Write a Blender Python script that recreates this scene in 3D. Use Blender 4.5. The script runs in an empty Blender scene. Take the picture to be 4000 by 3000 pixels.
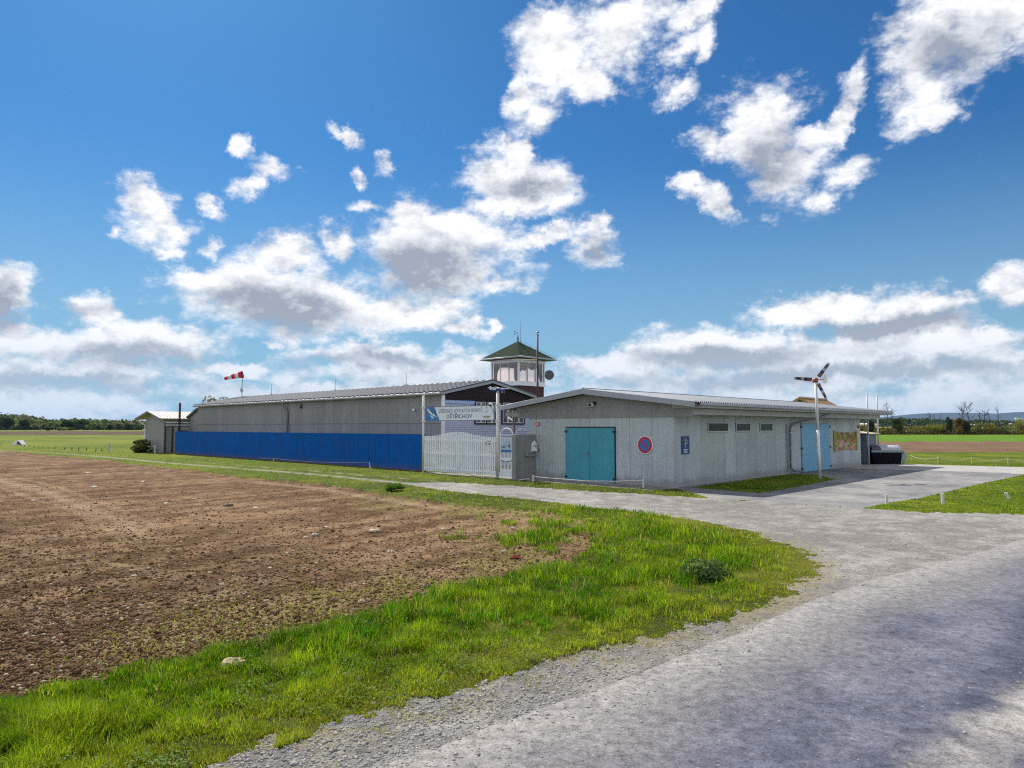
import bpy, math, random
import numpy as np
from mathutils import Vector, Matrix
random.seed(7); RNG = np.random.default_rng(11)
SC = bpy.context.scene; COL = SC.collection
# ---------------------------------------------------------------- camera model
F = 2700.0; H = 2.0; TH = math.atan(167/2700)
def ray(px, py):
    r = px-2000; up = 1500-py
    Y = F*math.cos(TH)-up*math.sin(TH); Z = F*math.sin(TH)+up*math.cos(TH)
    return r/Y, 1.0, Z/Y
def G(px, py, z=0.0):
    x, y, dz = ray(px, py); t = (z-H)/dz
    return (x*t, t, z)
def at(px, py, Y):
    x, y, dz = ray(px, py); return (x*Y, Y, H+dz*Y)
_n = math.hypot(2780, 2705)
XA = (2780/_n, -2705/_n); YA = (2705/_n, 2780/_n)      # the airfield's own axes: a along the fronts, b away to the right
ANG = math.atan2(XA[1], XA[0])
def toB(p): return (p[0]*XA[0]+p[1]*XA[1], p[0]*YA[0]+p[1]*YA[1], p[2] if len(p) > 2 else 0)
def toW(p): return (p[0]*XA[0]+p[1]*YA[0], p[0]*XA[1]+p[1]*YA[1], p[2] if len(p) > 2 else 0)
def hit(px, py, ax, val):
    x, y, z = ray(px, py); a, b, _ = toB((x, y)); t = val/(a if ax == 'a' else b)
    return (a*t, b*t, H+z*t)
# ---------------------------------------------------------------- node helper
class NG:
    def __init__(s, tree): s.t = tree; s.n = tree.nodes; s.l = tree.links
    def new(s, typ, ins=None, **kw):
        nd = s.n.new(typ)
        for k, v in kw.items(): setattr(nd, k, v)
        for k, v in (ins or {}).items(): s.put(nd.inputs[k], v)
        return nd
    def put(s, sock, v):
        if isinstance(v, bpy.types.NodeSocket): s.l.new(v, sock)
        elif isinstance(v, bpy.types.Node): s.l.new(v.outputs[0], sock)
        else:
            if sock.type == 'RGBA' and len(v) == 3: v = (*v, 1)
            sock.default_value = v
    def math(s, op, a, b=None, c=None, clamp=False):
        nd = s.n.new('ShaderNodeMath'); nd.operation = op; nd.use_clamp = clamp
        for i, v in enumerate((a, b, c)):
            if v is not None: s.put(nd.inputs[i], v)
        return nd.outputs[0]
    def mix(s, f, a, b, mode='MIX'):
        nd = s.n.new('ShaderNodeMix'); nd.data_type = 'RGBA'; nd.blend_type = mode
        s.put(nd.inputs[0], f); s.put(nd.inputs[6], a); s.put(nd.inputs[7], b); return nd.outputs[2]
    def noise(s, vec, scale, detail=4, rough=.55, dim='3D', dist=0):
        nd = s.new('ShaderNodeTexNoise', {'Scale': scale, 'Detail': detail, 'Roughness': rough, 'Distortion': dist}, noise_dimensions=dim)
        if vec is not None: s.put(nd.inputs['Vector'], vec)
        return nd.outputs[0]
    def ramp(s, f, stops, interp='LINEAR'):
        nd = s.n.new('ShaderNodeValToRGB'); nd.color_ramp.interpolation = interp
        e = nd.color_ramp.elements
        while len(e) < len(stops): e.new(.5)
        for q, (p, c) in zip(e, stops): q.position = p; q.color = (*c, 1) if len(c) == 3 else c
        s.put(nd.inputs[0], f); return nd.outputs[0]
    def mr(s, v, a, b, c=0, d=1, smooth=False):
        nd = s.n.new('ShaderNodeMapRange')
        if smooth: nd.interpolation_type = 'SMOOTHSTEP'
        s.put(nd.inputs[0], v); nd.inputs[1].default_value = a; nd.inputs[2].default_value = b
        nd.inputs[3].default_value = c; nd.inputs[4].default_value = d; return nd.outputs[0]
def newmat(name):
    m = bpy.data.materials.new(name); m.use_nodes = True; g = NG(m.node_tree)
    return m, g, m.node_tree.nodes['Principled BSDF']
MATS = {}
def mat(name, col, rough=.6, metal=0.0, var=.12, vs=6.0, bump=0.0, bs=60.0, dirt=0.0, spec=.5, sheet=0.0, trans=0.0, splash=0.0, tint=None):
    """weathered plain surface: colour varied by two noises, optional dirt streaks, per-sheet tone and fine bump"""
    if name in MATS: return MATS[name]
    m, g, p = newmat(name); tc = g.new('ShaderNodeTexCoord').outputs['Object']
    n1 = g.noise(tc, vs, 6, .6); n2 = g.noise(tc, vs*7, 3, .6)
    f = g.math('ADD', g.math('MULTIPLY', n1, .65), g.math('MULTIPLY', n2, .35))
    lo = tuple(c*(1-var*1.6) for c in col); hi = tuple(min(1, c*(1+var*1.3)) for c in col)
    c = g.mix(g.mr(f, .3, .7), lo, hi)
    if sheet > 0:
        sp = g.new('ShaderNodeSeparateXYZ', {0: tc})
        k = g.math('FLOOR', g.math('DIVIDE', g.math('ADD', sp.outputs[0], sp.outputs[1]), .88))
        w = g.new('ShaderNodeTexWhiteNoise', {'W': k}, noise_dimensions='1D')
        c = g.mix(g.mr(w.outputs[0], 0, 1, 0, sheet), c, tuple(v*.55 for v in col))
        fr_ = g.math('FRACT', g.math('DIVIDE', g.math('ADD', sp.outputs[0], sp.outputs[1]), .88))
        c = g.mix(g.math('MULTIPLY', g.math('LESS_THAN', fr_, .022), min(1, sheet*1.5)), c, tuple(v*.25 for v in col))   # lap joint
    if dirt > 0:
        mp = g.new('ShaderNodeMapping', {'Vector': tc, 'Scale': (9, 9, .6)})
        st = g.mr(g.noise(mp.outputs[0], 1.0, 5, .65), .5, .75)
        c = g.mix(g.math('MULTIPLY', st, dirt), c, (.16, .13, .10))
    if tint:
        c = g.mix(g.mr(g.noise(tc, .55, 3, .5), .42, .66, 0, .8), c, tint)
    if splash > 0:          # mud splashed up from the ground, ragged upper edge
        sz = g.new('ShaderNodeSeparateXYZ', {0: tc}).outputs[2]
        e = g.math('ADD', sz, g.math('MULTIPLY', g.math('SUBTRACT', g.noise(tc, 3.5, 6, .7), .5), .7))
        c = g.mix(g.math('MULTIPLY', g.mr(e, .05, .38, 1, 0, True), splash), c, (.15, .125, .10))
    g.put(p.inputs['Base Color'], c)
    p.inputs['Metallic'].default_value = metal; p.inputs['Specular IOR Level'].default_value = spec
    g.put(p.inputs['Roughness'], g.mr(n1, .3, .7, max(.05, rough-.08), min(1, rough+.08)))
    if trans: p.inputs['Transmission Weight'].default_value = trans
    if bump > 0:
        b = g.new('ShaderNodeBump', {'Strength': bump, 'Distance': .01, 'Height': g.noise(tc, bs, 4, .6)})
        g.put(p.inputs['Normal'], b.outputs[0])
    MATS[name] = m; return m
def glass(name, tint=(.9, .92, .95), rough=.03, alpha=.35):
    if name in MATS: return MATS[name]
    m, g, p = newmat(name)
    tr = g.new('ShaderNodeBsdfTransparent', {0: (*tint, 1)}); gl = g.new('ShaderNodeBsdfGlossy', {0: (.9, .93, .95, 1), 'Roughness': rough})
    fr = g.new('ShaderNodeFresnel', {0: 1.5})
    mx = g.new('ShaderNodeMixShader', {0: g.math('ADD', fr.outputs[0], alpha*.15, clamp=True), 1: tr.outputs[0], 2: gl.outputs[0]})
    g.l.new(mx.outputs[0], g.n['Material Output'].inputs[0]); MATS[name] = m; return m
# ---------------------------------------------------------------- mesh helper
class MB:
    def __init__(s): s.v = []; s.f = []; s.mi = []; s.m = 0
    def add(s, vs, fs):
        o = len(s.v); s.v += [tuple(v) for v in vs]; s.f += [tuple(i+o for i in f) for f in fs]; s.mi += [s.m]*len(fs); return s
    def box(s, x0, x1, y0, y1, z0, z1):
        x0, x1 = sorted((x0, x1)); y0, y1 = sorted((y0, y1)); z0, z1 = sorted((z0, z1))
        return s.add([(x, y, z) for z in (z0, z1) for x, y in ((x0, y0), (x1, y0), (x1, y1), (x0, y1))],
                     [(3, 2, 1, 0), (4, 5, 6, 7), (0, 1, 5, 4), (1, 2, 6, 5), (2, 3, 7, 6), (3, 0, 4, 7)])
    def prism(s, poly, axis, c0, c1):
        """poly: 2D points (other two axes in xyz order), extruded along axis from c0 to c1"""
        def mk(p, c): return {'x': (c, p[0], p[1]), 'y': (p[0], c, p[1]), 'z': (p[0], p[1], c)}[axis]
        n = len(poly); vs = [mk(p, c0) for p in poly]+[mk(p, c1) for p in poly]
        return s.add(vs, [tuple(range(n))[::-1], tuple(range(n, 2*n))]+[(i, (i+1) % n, n+(i+1) % n, n+i) for i in range(n)])
    def tube(s, pts, r, n=8, cap=True):
        pts = [Vector(p) for p in pts]; rs = r if isinstance(r, (list, tuple)) else [r]*len(pts); base = len(s.v); vs = []; up = None
        for i, p in enumerate(pts):
            d = (pts[min(i+1, len(pts)-1)]-pts[max(i-1, 0)]).normalized()
            if up is None: up = Vector((0, 0, 1)) if abs(d.z) < .9 else Vector((1, 0, 0))
            e1 = d.cross(up).normalized(); e2 = e1.cross(d).normalized(); up = e2
            for k in range(n):
                t = 2*math.pi*k/n; vs.append(p+(e1*math.cos(t)+e2*math.sin(t))*rs[i])
        fs = [(i*n+k, i*n+(k+1) % n, (i+1)*n+(k+1) % n, (i+1)*n+k) for i in range(len(pts)-1) for k in range(n)]
        if cap: fs += [tuple(range(n))[::-1], tuple((len(pts)-1)*n+k for k in range(n))]
        return s.add(vs, fs)
    def beam(s, p, q, w, h):
        p, q = Vector(p), Vector(q); d = (q-p).normalized(); up = Vector((0, 0, 1)) if abs(d.z) < .95 else Vector((1, 0, 0))
        e1 = d.cross(up).normalized()*w/2; e2 = e1.cross(d).normalized()*h/2
        vs = [c+a*e1+b*e2 for c in (p, q) for a, b in ((-1, -1), (1, -1), (1, 1), (-1, 1))]
        return s.add(vs, [(3, 2, 1, 0), (4, 5, 6, 7), (0, 1, 5, 4), (1, 2, 6, 5), (2, 3, 7, 6), (3, 0, 4, 7)])
    def ball(s, c, r, sc=(1, 1, 1), nu=12, nv=8):
        vs = []; 
        for j in range(nv+1):
            for i in range(nu):
                a = 2*math.pi*i/nu; b = math.pi*j/nv
                vs.append((c[0]+r*sc[0]*math.sin(b)*math.cos(a), c[1]+r*sc[1]*math.sin(b)*math.sin(a), c[2]+r*sc[2]*math.cos(b)))
        return s.add(vs, [(j*nu+i, (j+1)*nu+i, (j+1)*nu+(i+1) % nu, j*nu+(i+1) % nu) for j in range(nv) for i in range(nu)])
    def disc(s, c, ex, ey, r0, r1, n=40):
        """flat ring or disc centred c in the plane ex, ey"""
        c, ex, ey = Vector(c), Vector(ex), Vector(ey)
        ring = lambda r: [c+(ex*math.cos(2*math.pi*k/n)+ey*math.sin(2*math.pi*k/n))*r for k in range(n)]
        if r0 <= 0: return s.add(ring(r1), [tuple(range(n))])
        return s.add(ring(r0)+ring(r1), [(k, n+k, n+(k+1) % n, (k+1) % n) for k in range(n)])
    def corr(s, p0, du, length, dv, height_or_fn, nrm, pitch, amp, box=True, n=4):
        """corrugated sheet: starts at p0, waves along du, runs along dv; height may be a function of the distance along du"""
        p0, du, dv, nrm = map(Vector, (p0, du, dv, nrm)); k = max(2, int(length/pitch*n)); vs = []
        for i in range(k+1):
            t = length*i/k; o = nrm*(amp*math.sin(2*math.pi*t/pitch))
            lo, hi = height_or_fn(t) if callable(height_or_fn) else (0, height_or_fn)
            vs += [p0+du*t+dv*lo+o, p0+du*t+dv*hi+o]
        return s.add(vs, [(2*i, 2*i+2, 2*i+3, 2*i+1) for i in range(k)])
def flatten(mesh, smooth):
    if smooth: mesh.polygons.foreach_set('use_smooth', [True]*len(mesh.polygons))
class Thing:
    """an Empty at the thing's base; frame 'B' uses the airfield axes, 'W' the world's"""
    def __init__(s, name, label, cat, org, frame='B', group=None, kind=None, empty=True):
        s.frame = frame; s.org = Vector(org); s.empty = None
        s.loc = toW(org) if frame == 'B' else tuple(org); s.rz = ANG if frame == 'B' else 0.0
        s.props = dict(label=label, category=cat, group=group, kind=kind)
        if empty:
            s.empty = bpy.data.objects.new(name, None); COL.objects.link(s.empty); s.empty.location = s.loc; s.empty.rotation_euler = (0, 0, s.rz)
            s.empty.empty_display_size = .3; s.tag(s.empty)
    def tag(s, o):
        for k, v in s.props.items():
            if v: o[k] = v
    def part(s, name, mb, mats, parent=None, smooth=False, label=None, bevel=0.0):
        me = bpy.data.meshes.new(name); me.from_pydata([tuple(Vector(v)-s.org) for v in mb.v], [], mb.f)
        for m in (mats if isinstance(mats, (list, tuple)) else [mats]): me.materials.append(m)
        me.polygons.foreach_set('material_index', mb.mi); flatten(me, smooth); me.update()
        o = bpy.data.objects.new(name, me); COL.objects.link(o); o.parent = parent or s.empty
        if label: o['label'] = label
        if bevel:
            b = o.modifiers.new('bevel', 'BEVEL'); b.width = bevel; b.segments = 2; b.limit_method = 'ANGLE'
        if o.parent is None: o.location = s.loc; o.rotation_euler = (0, 0, s.rz); s.tag(o)
        return o
def single(name, label, cat, org, mb, mats, frame='B', group=None, kind=None, smooth=False, bevel=0.0):
    return Thing(name, label, cat, org, frame, group, kind, empty=False).part(name, mb, mats, smooth=smooth, bevel=bevel)
def copy_tree(o, parent=None):
    c = o.copy(); COL.objects.link(c); c.parent = parent
    for ch in list(o.children): copy_tree(ch, c)
    return c
def text_mb(mb, s, origin, ex, ez, w, h, nrm, depth=.004, font=None, bold=0.0):
    """adds lettering to mb: fitted into w x h with its lower left corner at origin"""
    cu = bpy.data.curves.new('t', 'FONT'); cu.body = s; cu.size = 1; cu.resolution_u = 3; cu.offset = bold
    ob = bpy.data.objects.new('t', cu); COL.objects.link(ob); dg = bpy.context.evaluated_depsgraph_get()
    me = ob.evaluated_get(dg).to_mesh(); vs = [v.co.copy() for v in me.vertices]; fs = [tuple(p.vertices) for p in me.polygons]
    bpy.data.objects.remove(ob); bpy.data.curves.remove(cu)
    x0 = min(v.x for v in vs); x1 = max(v.x for v in vs); y0 = min(v.y for v in vs); y1 = max(v.y for v in vs)
    o, ex, ez, nn = Vector(origin), Vector(ex), Vector(ez), Vector(nrm)
    mb.add([o+ex*((v.x-x0)/(x1-x0)*w)+ez*((v.y-y0)/(y1-y0)*h)+nn*depth for v in vs], fs)
# ---------------------------------------------------------------- numpy noise
def hsh(ix, iy, seed):
    h = (ix.astype(np.int64)*374761393+iy.astype(np.int64)*668265263+seed*1442695041) & 0xffffffff
    h = ((h ^ (h >> 13))*1274126177) & 0xffffffff
    return ((h ^ (h >> 16)) & 0xffffff)/float(0xffffff)
def vn(x, y, seed=0):
    ix = np.floor(x); iy = np.floor(y); fx = x-ix; fy = y-iy; fx = fx*fx*(3-2*fx); fy = fy*fy*(3-2*fy)
    a = hsh(ix, iy, seed); b = hsh(ix+1, iy, seed); c = hsh(ix, iy+1, seed); d = hsh(ix+1, iy+1, seed)
    return (a*(1-fx)+b*fx)*(1-fy)+(c*(1-fx)+d*fx)*fy
def fbm(x, y, sc, octv=4, seed=0, gain=.5):
    t = 0; a = 1; n = 0
    for o in range(octv):
        t = t+a*vn(x*sc+17.3*o, y*sc-9.1*o, seed+o); n += a; a *= gain; sc *= 2.03
    return t/n
def inpoly(x, y, poly):
    r = np.zeros(x.shape, bool); n = len(poly)
    for i in range(n):
        x1, y1 = poly[i]; x2, y2 = poly[(i+1) % n]
        if y1 == y2: continue
        c = ((y1 > y) != (y2 > y)) & (x < (x2-x1)*(y-y1)/(y2-y1)+x1); r ^= c
    return r
def segdist(x, y, line):
    d = np.full(x.shape, 1e9)
    for (x1, y1), (x2, y2) in zip(line[:-1], line[1:]):
        dx, dy = x2-x1, y2-y1; L = dx*dx+dy*dy+1e-12; t = np.clip(((x-x1)*dx+(y-y1)*dy)/L, 0, 1)
        d = np.minimum(d, np.hypot(x-x1-t*dx, y-y1-t*dy))
    return d
def GP(pts): return [G(*p)[:2] for p in pts]
def np_mesh(name, co, faces, mats, col=None, k=4, smooth=False):
    me = bpy.data.meshes.new(name); me.vertices.add(len(co)); me.vertices.foreach_set('co', np.asarray(co, np.float32).ravel())
    if isinstance(faces, tuple): flat, starts, totals = faces
    else: flat = faces.ravel(); totals = np.full(len(faces), k); starts = np.arange(len(faces))*k
    me.loops.add(len(flat)); me.loops.foreach_set('vertex_index', flat.astype(np.int32))
    me.polygons.add(len(starts)); me.polygons.foreach_set('loop_start', starts.astype(np.int32))
    try: me.polygons.foreach_set('loop_total', totals.astype(np.int32))
    except Exception: pass
    if smooth: me.polygons.foreach_set('use_smooth', np.ones(len(starts), bool))
    me.update(calc_edges=True)
    if col is not None:
        a = me.color_attributes.new('Col', 'FLOAT_COLOR', 'POINT')
        c4 = np.ones((len(co), 4), np.float32); c4[:, :3] = col; a.data.foreach_set('color', c4.ravel())
    for m in (mats if isinstance(mats, (list, tuple)) else [mats]): me.materials.append(m)
    return me
def link(name, me, label=None, cat=None, kind=None, group=None, parent=None, loc=None):
    o = bpy.data.objects.new(name, me); COL.objects.link(o)
    for k, v in dict(label=label, category=cat, kind=kind, group=group).items():
        if v: o[k] = v
    if parent: o.parent = parent
    if loc: o.location = loc
    return o
# ================================================================ camera, sun, sky
cd = bpy.data.cameras.new('camera'); cam = bpy.data.objects.new('camera', cd); COL.objects.link(cam)
cd.sensor_width = 36; cd.lens = F/4000*36; cd.clip_end = 40000; cd.clip_start = .1
cam.location = (0, 0, H); cam.rotation_euler = (math.pi/2+TH, 0, 0); SC.camera = cam
SUN_AZ = math.radians(-30.5); SUN_EL = math.radians(47.5)
sd = bpy.data.lights.new('sun', 'SUN'); sun = bpy.data.objects.new('sun', sd); COL.objects.link(sun)
sd.energy = 4.6; sd.angle = math.radians(.53); sd.color = (1, .95, .87)
sdir = Vector((math.sin(SUN_AZ)*math.cos(SUN_EL), math.cos(SUN_AZ)*math.cos(SUN_EL), math.sin(SUN_EL)))
sun.rotation_euler = sdir.to_track_quat('Z', 'Y').to_euler(); sun.location = (0, 0, 50)
W = bpy.data.worlds.new('World'); SC.world = W; W.use_nodes = True; g = NG(W.node_tree); bg = W.node_tree.nodes['Background']
sky = g.new('ShaderNodeTexSky', sky_type='NISHITA'); sky.sun_disc = False; sky.sun_elevation = SUN_EL; sky.sun_rotation = SUN_AZ
sky.air_density = 1.0; sky.dust_density = .5; sky.ozone_density = 2.5
STR = .14
tc = g.new('ShaderNodeTexCoord').outputs['Generated']; sp = g.new('ShaderNodeSeparateXYZ', {0: tc})
az = g.math('ARCTAN2', sp.outputs[0], sp.outputs[1]); el = g.math('ARCSINE', sp.outputs[2])
# the deep blue of a clear spring sky: paler towards the horizon and towards the sun
skc = g.mix(1.0, sky.outputs[0], (.112, .315, .49), 'MULTIPLY')
skc = g.new('ShaderNodeHueSaturation', {'Saturation': 1.0, 'Value': 1.0, 'Color': skc}).outputs[0]
hz = g.mr(el, 0.0, .40, 1, 0, True)
skc = g.mix(g.math('MULTIPLY', hz, .85), skc, (1.75, 2.95, 3.8))
def A(px, py):
    x, y, z = ray(px, py); return math.atan2(x, y), math.atan2(z, math.hypot(x, y))
wn = g.new('ShaderNodeTexNoise', {'Vector': tc, 'Scale': 7.0, 'Detail': 8.0, 'Roughness': .68})
wv = g.new('ShaderNodeVectorMath', {0: wn.outputs[1], 1: (.5, .5, .5)}, operation='SUBTRACT').outputs[0]
wv = g.new('ShaderNodeVectorMath', {0: wv, 1: (.12, .10, 0)}, operation='MULTIPLY').outputs[0]
P = g.new('ShaderNodeCombineXYZ', {0: az, 1: el, 2: 0.0}).outputs[0]
PW = g.new('ShaderNodeVectorMath', {0: P, 1: wv}, operation='ADD').outputs[0]
def blobs(lst, vec, smooth=.25):
    cur = None
    for b in lst:
        cx, cy, rx, ry = b[:4]; rot = math.radians(-b[4]) if len(b) > 4 else 0
        a0, e0 = A(cx, cy); sx = abs(A(cx+rx, cy)[0]-A(cx-rx, cy)[0])/2; sy = abs(A(cx, cy-ry)[1]-A(cx, cy+ry)[1])/2
        vi = vec if cur is None else g.new('ShaderNodeVectorMath', {0: cur, 1: (1e-9, 1e-9, 0), 2: vec}, operation='MULTIPLY_ADD').outputs[0]   # keeps the nodes in one chain
        mp = g.new('ShaderNodeMapping', {'Vector': vi, 'Location': (a0, e0, 0), 'Rotation': (0, 0, rot), 'Scale': (sx*1.12, sy*1.13, 1)}, vector_type='TEXTURE')
        L = g.new('ShaderNodeVectorMath', {0: mp.outputs[0]}, operation='LENGTH').outputs[1]
        cur = L if cur is None else g.math('SMOOTH_MIN', cur, L, smooth)
    return g.math('SUBTRACT', 1.0, cur)
CL = [(612,800,112,75),(680,870,60,40),(822,796,62,40,35),(942,575,40,44,-35),(660,948,75,38,-20),(830,950,62,40),
 (735,1050,60,40,20),(1130,1165,430,140,3),(1090,1010,150,90),(1320,960,60,70),(900,1120,150,90),(1540,1210,270,75),(1710,1000,275,155),(1600,880,75,60),(1770,900,120,75),
 (10,1150,100,120),(60,1270,90,60),(360,1200,150,60),(560,1340,310,95),(100,1340,240,100),(1053,1322,46,20),
 (1500,1385,350,50),(1790,1285,90,38),(1940,1265,35,20),(920,1450,140,34),(1740,1190,45,25),
 (2150,180,130,160),(2040,370,46,90,20),(2290,300,90,80,30),(2420,80,160,190),(2700,75,140,55,-25),
 (2015,690,205,125),(2055,560,50,60),(2000,800,190,50),(2320,985,150,85,20),(2120,930,130,40,-8),(2350,900,50,60),
 (2960,500,150,190,-10),(3050,690,130,160,-25),(2830,540,80,60,-30),(3150,540,90,60,20),(3270,500,50,85,25),(2790,780,115,60,45),(2690,705,55,36),
 
 (3680,130,260,170,-20),(3590,340,150,120),(3900,70,240,180,-20),(3660,440,90,60),(3930,1110,110,85),(3960,1180,90,60),
 (3200,1215,330,70),(3560,1225,260,50),(3850,1330,240,60),(3050,1220,110,70),(2800,1370,330,85),(3560,1310,330,70),(3300,1400,700,80),(3950,1400,180,60),(2440,1420,300,50)]
bank = [(3200,1480,1100,85),(300,1460,640,85),(1700,1460,560,60),(0,1600,1000,80),(1300,1550,800,60),(2600,1570,1300,70),(3800,1590,900,80)]
WISP = [(2630,230,150,90,-15),(2650,360,120,55,-20),(2740,190,60,120,-10),(3330,350,80,170,22),(3300,700,190,75,-30),(3200,800,110,60),(1490,660,60,70,-20),(1372,690,45,65,-25),
 (980,720,90,60,-30),(1340,520,90,40,30),(1430,820,110,40),(497,902,50,40),(640,890,200,160),(2100,420,130,150,20),(2740,560,110,80),(3560,440,170,130),(1960,1120,200,60),(1080,640,120,60)]
M1 = blobs(CL, PW, .22); MW = g.math('ADD', g.math('MULTIPLY', blobs(WISP, PW, .3), 1.0), -.38); M2 = blobs(bank, PW, .4)
Mb = g.math('MAXIMUM', g.math('MAXIMUM', M1, MW), g.math('MULTIPLY', M2, .9))
nc = g.new('ShaderNodeVectorMath', {0: tc, 1: (1, 1, 1.7)}, operation='MULTIPLY').outputs[0]
nup = g.new('ShaderNodeVectorMath', {0: nc, 1: (-.008, .010, .034)}, operation='ADD').outputs[0]
def puffs(v):
    vo = g.new('ShaderNodeTexVoronoi', {'Vector': v, 'Scale': 17.0, 'Detail': 3.0, 'Roughness': .55, 'Lacunarity': 2.3}, feature='F1', normalize=True)
    return g.math('SUBTRACT', 1.0, g.math('MULTIPLY', vo.outputs['Distance'], 1.55))
dw = g.new('ShaderNodeVectorMath', {0: g.new('ShaderNodeTexNoise', {'Vector': nc, 'Scale': 30.0, 'Detail': 3.0}).outputs[1], 1: (.022, .022, .022), 2: nc}, operation='MULTIPLY_ADD').outputs[0]
dwu = g.new('ShaderNodeVectorMath', {0: dw, 1: (-.006, .006, .020)}, operation='ADD').outputs[0]
f1 = g.noise(nc, 11, 10, .67)
n1 = g.math('ADD', g.math('MULTIPLY', puffs(dw), .27), g.math('MULTIPLY', f1, .73))
n2 = g.math('ADD', g.math('MULTIPLY', puffs(dwu), .27), g.math('MULTIPLY', g.noise(nup, 11, 6, .64), .73))
D = g.math('ADD', Mb, g.math('MULTIPLY', g.math('SUBTRACT', n1, .49), 3.1))
# loose cloud elsewhere in the sky (behind and beside the camera), cover raised to fill the shaded walls
offv = g.mr(g.math('ABSOLUTE', az), .75, 1.0, 0, 1, True)
n3 = g.noise(nc, 3.0, 7, .6)
D2 = g.math('MULTIPLY', g.math('SUBTRACT', n3, .47), 5.0)
D = g.math('ADD', g.math('MULTIPLY', D, g.math('SUBTRACT', 1.0, offv)), g.math('MULTIPLY', D2, offv))
al = g.mr(D, -.15, .62, 0, 1, True)
up = g.mr(g.math('SUBTRACT', n1, n2), -.17, .17, 0, 1)
grey = blobs([(1130,1200,270,70,3),(1700,1060,200,80),(2030,730,120,50),(10,1190,70,90),(2990,640,120,110),(3450,1290,330,38),(2830,1400,300,35),(560,1400,280,45),
              (3250,1470,800,30),(1500,1400,300,28),(250,1500,550,30),(3750,190,170,100),(2330,1020,100,40)], PW, .3)
core = g.mr(g.math('ADD', grey, g.math('MULTIPLY', g.math('SUBTRACT', n1, .5), 2.2)), -.5, .75, 0, 1, True)
dark = g.math('MULTIPLY', core, .88)
dark = g.math('ADD', dark, g.math('MULTIPLY', g.math('SUBTRACT', .62, up), 1.15), clamp=True)
cc = g.mix(dark, (5.7, 5.75, 5.9), (2.0, 2.25, 2.75))
cc = g.mix(offv, cc, g.mix(1.0, cc, (1.7, 1.66, 1.58), 'MULTIPLY'))   # clouds out of view, brightened as fill light for the shaded walls
lowb = g.mr(el, .02, .16, 1, 0, True)
cc = g.mix(g.math('MULTIPLY', lowb, .5), cc, (3.3, 3.8, 4.5))
al = g.math('MULTIPLY', al, g.mr(el, 0.0, .12, .8, 1.0))
fin = g.mix(al, skc, cc)
fin = g.mix(g.mr(sp.outputs[2], -.02, 0, 1, 0), fin, (.7, .75, .6))
g.put(bg.inputs[0], fin); bg.inputs[1].default_value = STR
SC.view_settings.view_transform = 'Standard'; SC.view_settings.look = 'None'; SC.view_settings.gamma = 1
SC.view_settings.exposure = 0.38
SC.cycles.max_bounces = 6; SC.cycles.diffuse_bounces = 3; SC.cycles.transparent_max_bounces = 24; SC.cycles.use_denoising = False; SC.cycles.filter_width = 1.15
SC.cycles.volume_bounces = 0
W.cycles.sampling_method = 'MANUAL'; W.cycles.sample_map_resolution = 512
# ================================================================ terrain: one sheet, split where the ground cover changes
def ground_mat(name, rough=.9, fine=90.0, amp=.35, bump=.5, bd=.02, stones=0.0, stonecol=(.6, .56, .5), second=14.0):
    m, g, p = newmat(name); tc = g.new('ShaderNodeTexCoord').outputs['Object']
    at_ = g.new('ShaderNodeAttribute', attribute_name='Col').outputs[0]
    n = g.noise(tc, fine, 5, .7); n2 = g.noise(tc, second, 7, .75)
    f = g.math('ADD', g.math('MULTIPLY', g.math('SUBTRACT', n, .5), amp*2.6), g.math('MULTIPLY', g.math('SUBTRACT', n2, .5), amp*3.0))
    k = g.math('MAXIMUM', g.math('ADD', f, 1.0), .15)
    c = g.new('ShaderNodeVectorMath', {0: at_, 1: g.new('ShaderNodeCombineXYZ', {0: k, 1: k, 2: k}).outputs[0]}, operation='MULTIPLY').outputs[0]
    if stones:
        v = g.new('ShaderNodeTexVoronoi', {'Vector': tc, 'Scale': fine*.55})
        w = g.new('ShaderNodeSeparateColor', {0: v.outputs['Color']})
        sel = g.math('MULTIPLY', g.math('GREATER_THAN', w.outputs[0], 1-stones), g.math('LESS_THAN', v.outputs['Distance'], .42))
        c = g.mix(sel, c, g.mix(w.outputs[1], stonecol, tuple(x*.35 for x in stonecol)))
    g.put(p.inputs['Base Color'], c); p.inputs['Roughness'].default_value = rough; p.inputs['Specular IOR Level'].default_value = .06
    b = g.new('ShaderNodeBump', {'Strength': bump, 'Distance': bd, 'Height': n}); g.put(p.inputs['Normal'], b.outputs[0]); return m
M_SOIL = ground_mat('ploughed_soil', .95, 34, .62, .9, .03, .05, (.42, .36, .27), 7)
M_TURF = ground_mat('turf', .9, 40, .62, .9, .04, 0, second=3.5)
M_GRAV = ground_mat('gravel', .9, 60, .62, .8, .015, .28, (.36, .335, .31), 9)
M_ASPH = ground_mat('old_asphalt', .9, 70, .85, .6, .008, .03, (.30, .29, .28), 11)
M_CONC = ground_mat('worn_concrete', .9, 50, .40, .4, .005, .08, (.34, .32, .30), second=2)
SOILP = GP([(-2600,1746),(-900,1747),(0,1758),(330,1788),(678,1828),(1000,1869),(1253,1888),(1434,1917),(1620,1945),(1760,1966),(1950,1985),(2194,2003),(2290,2040),(2335,2110),(2270,2165),
            (2194,2208),(1950,2262),(1705,2325),(1488,2402),(1260,2440),(1000,2532),(760,2578),(488,2632),(233,2690),(0,2762),(-400,2880),(-900,3060),(-2600,3300)])
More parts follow.
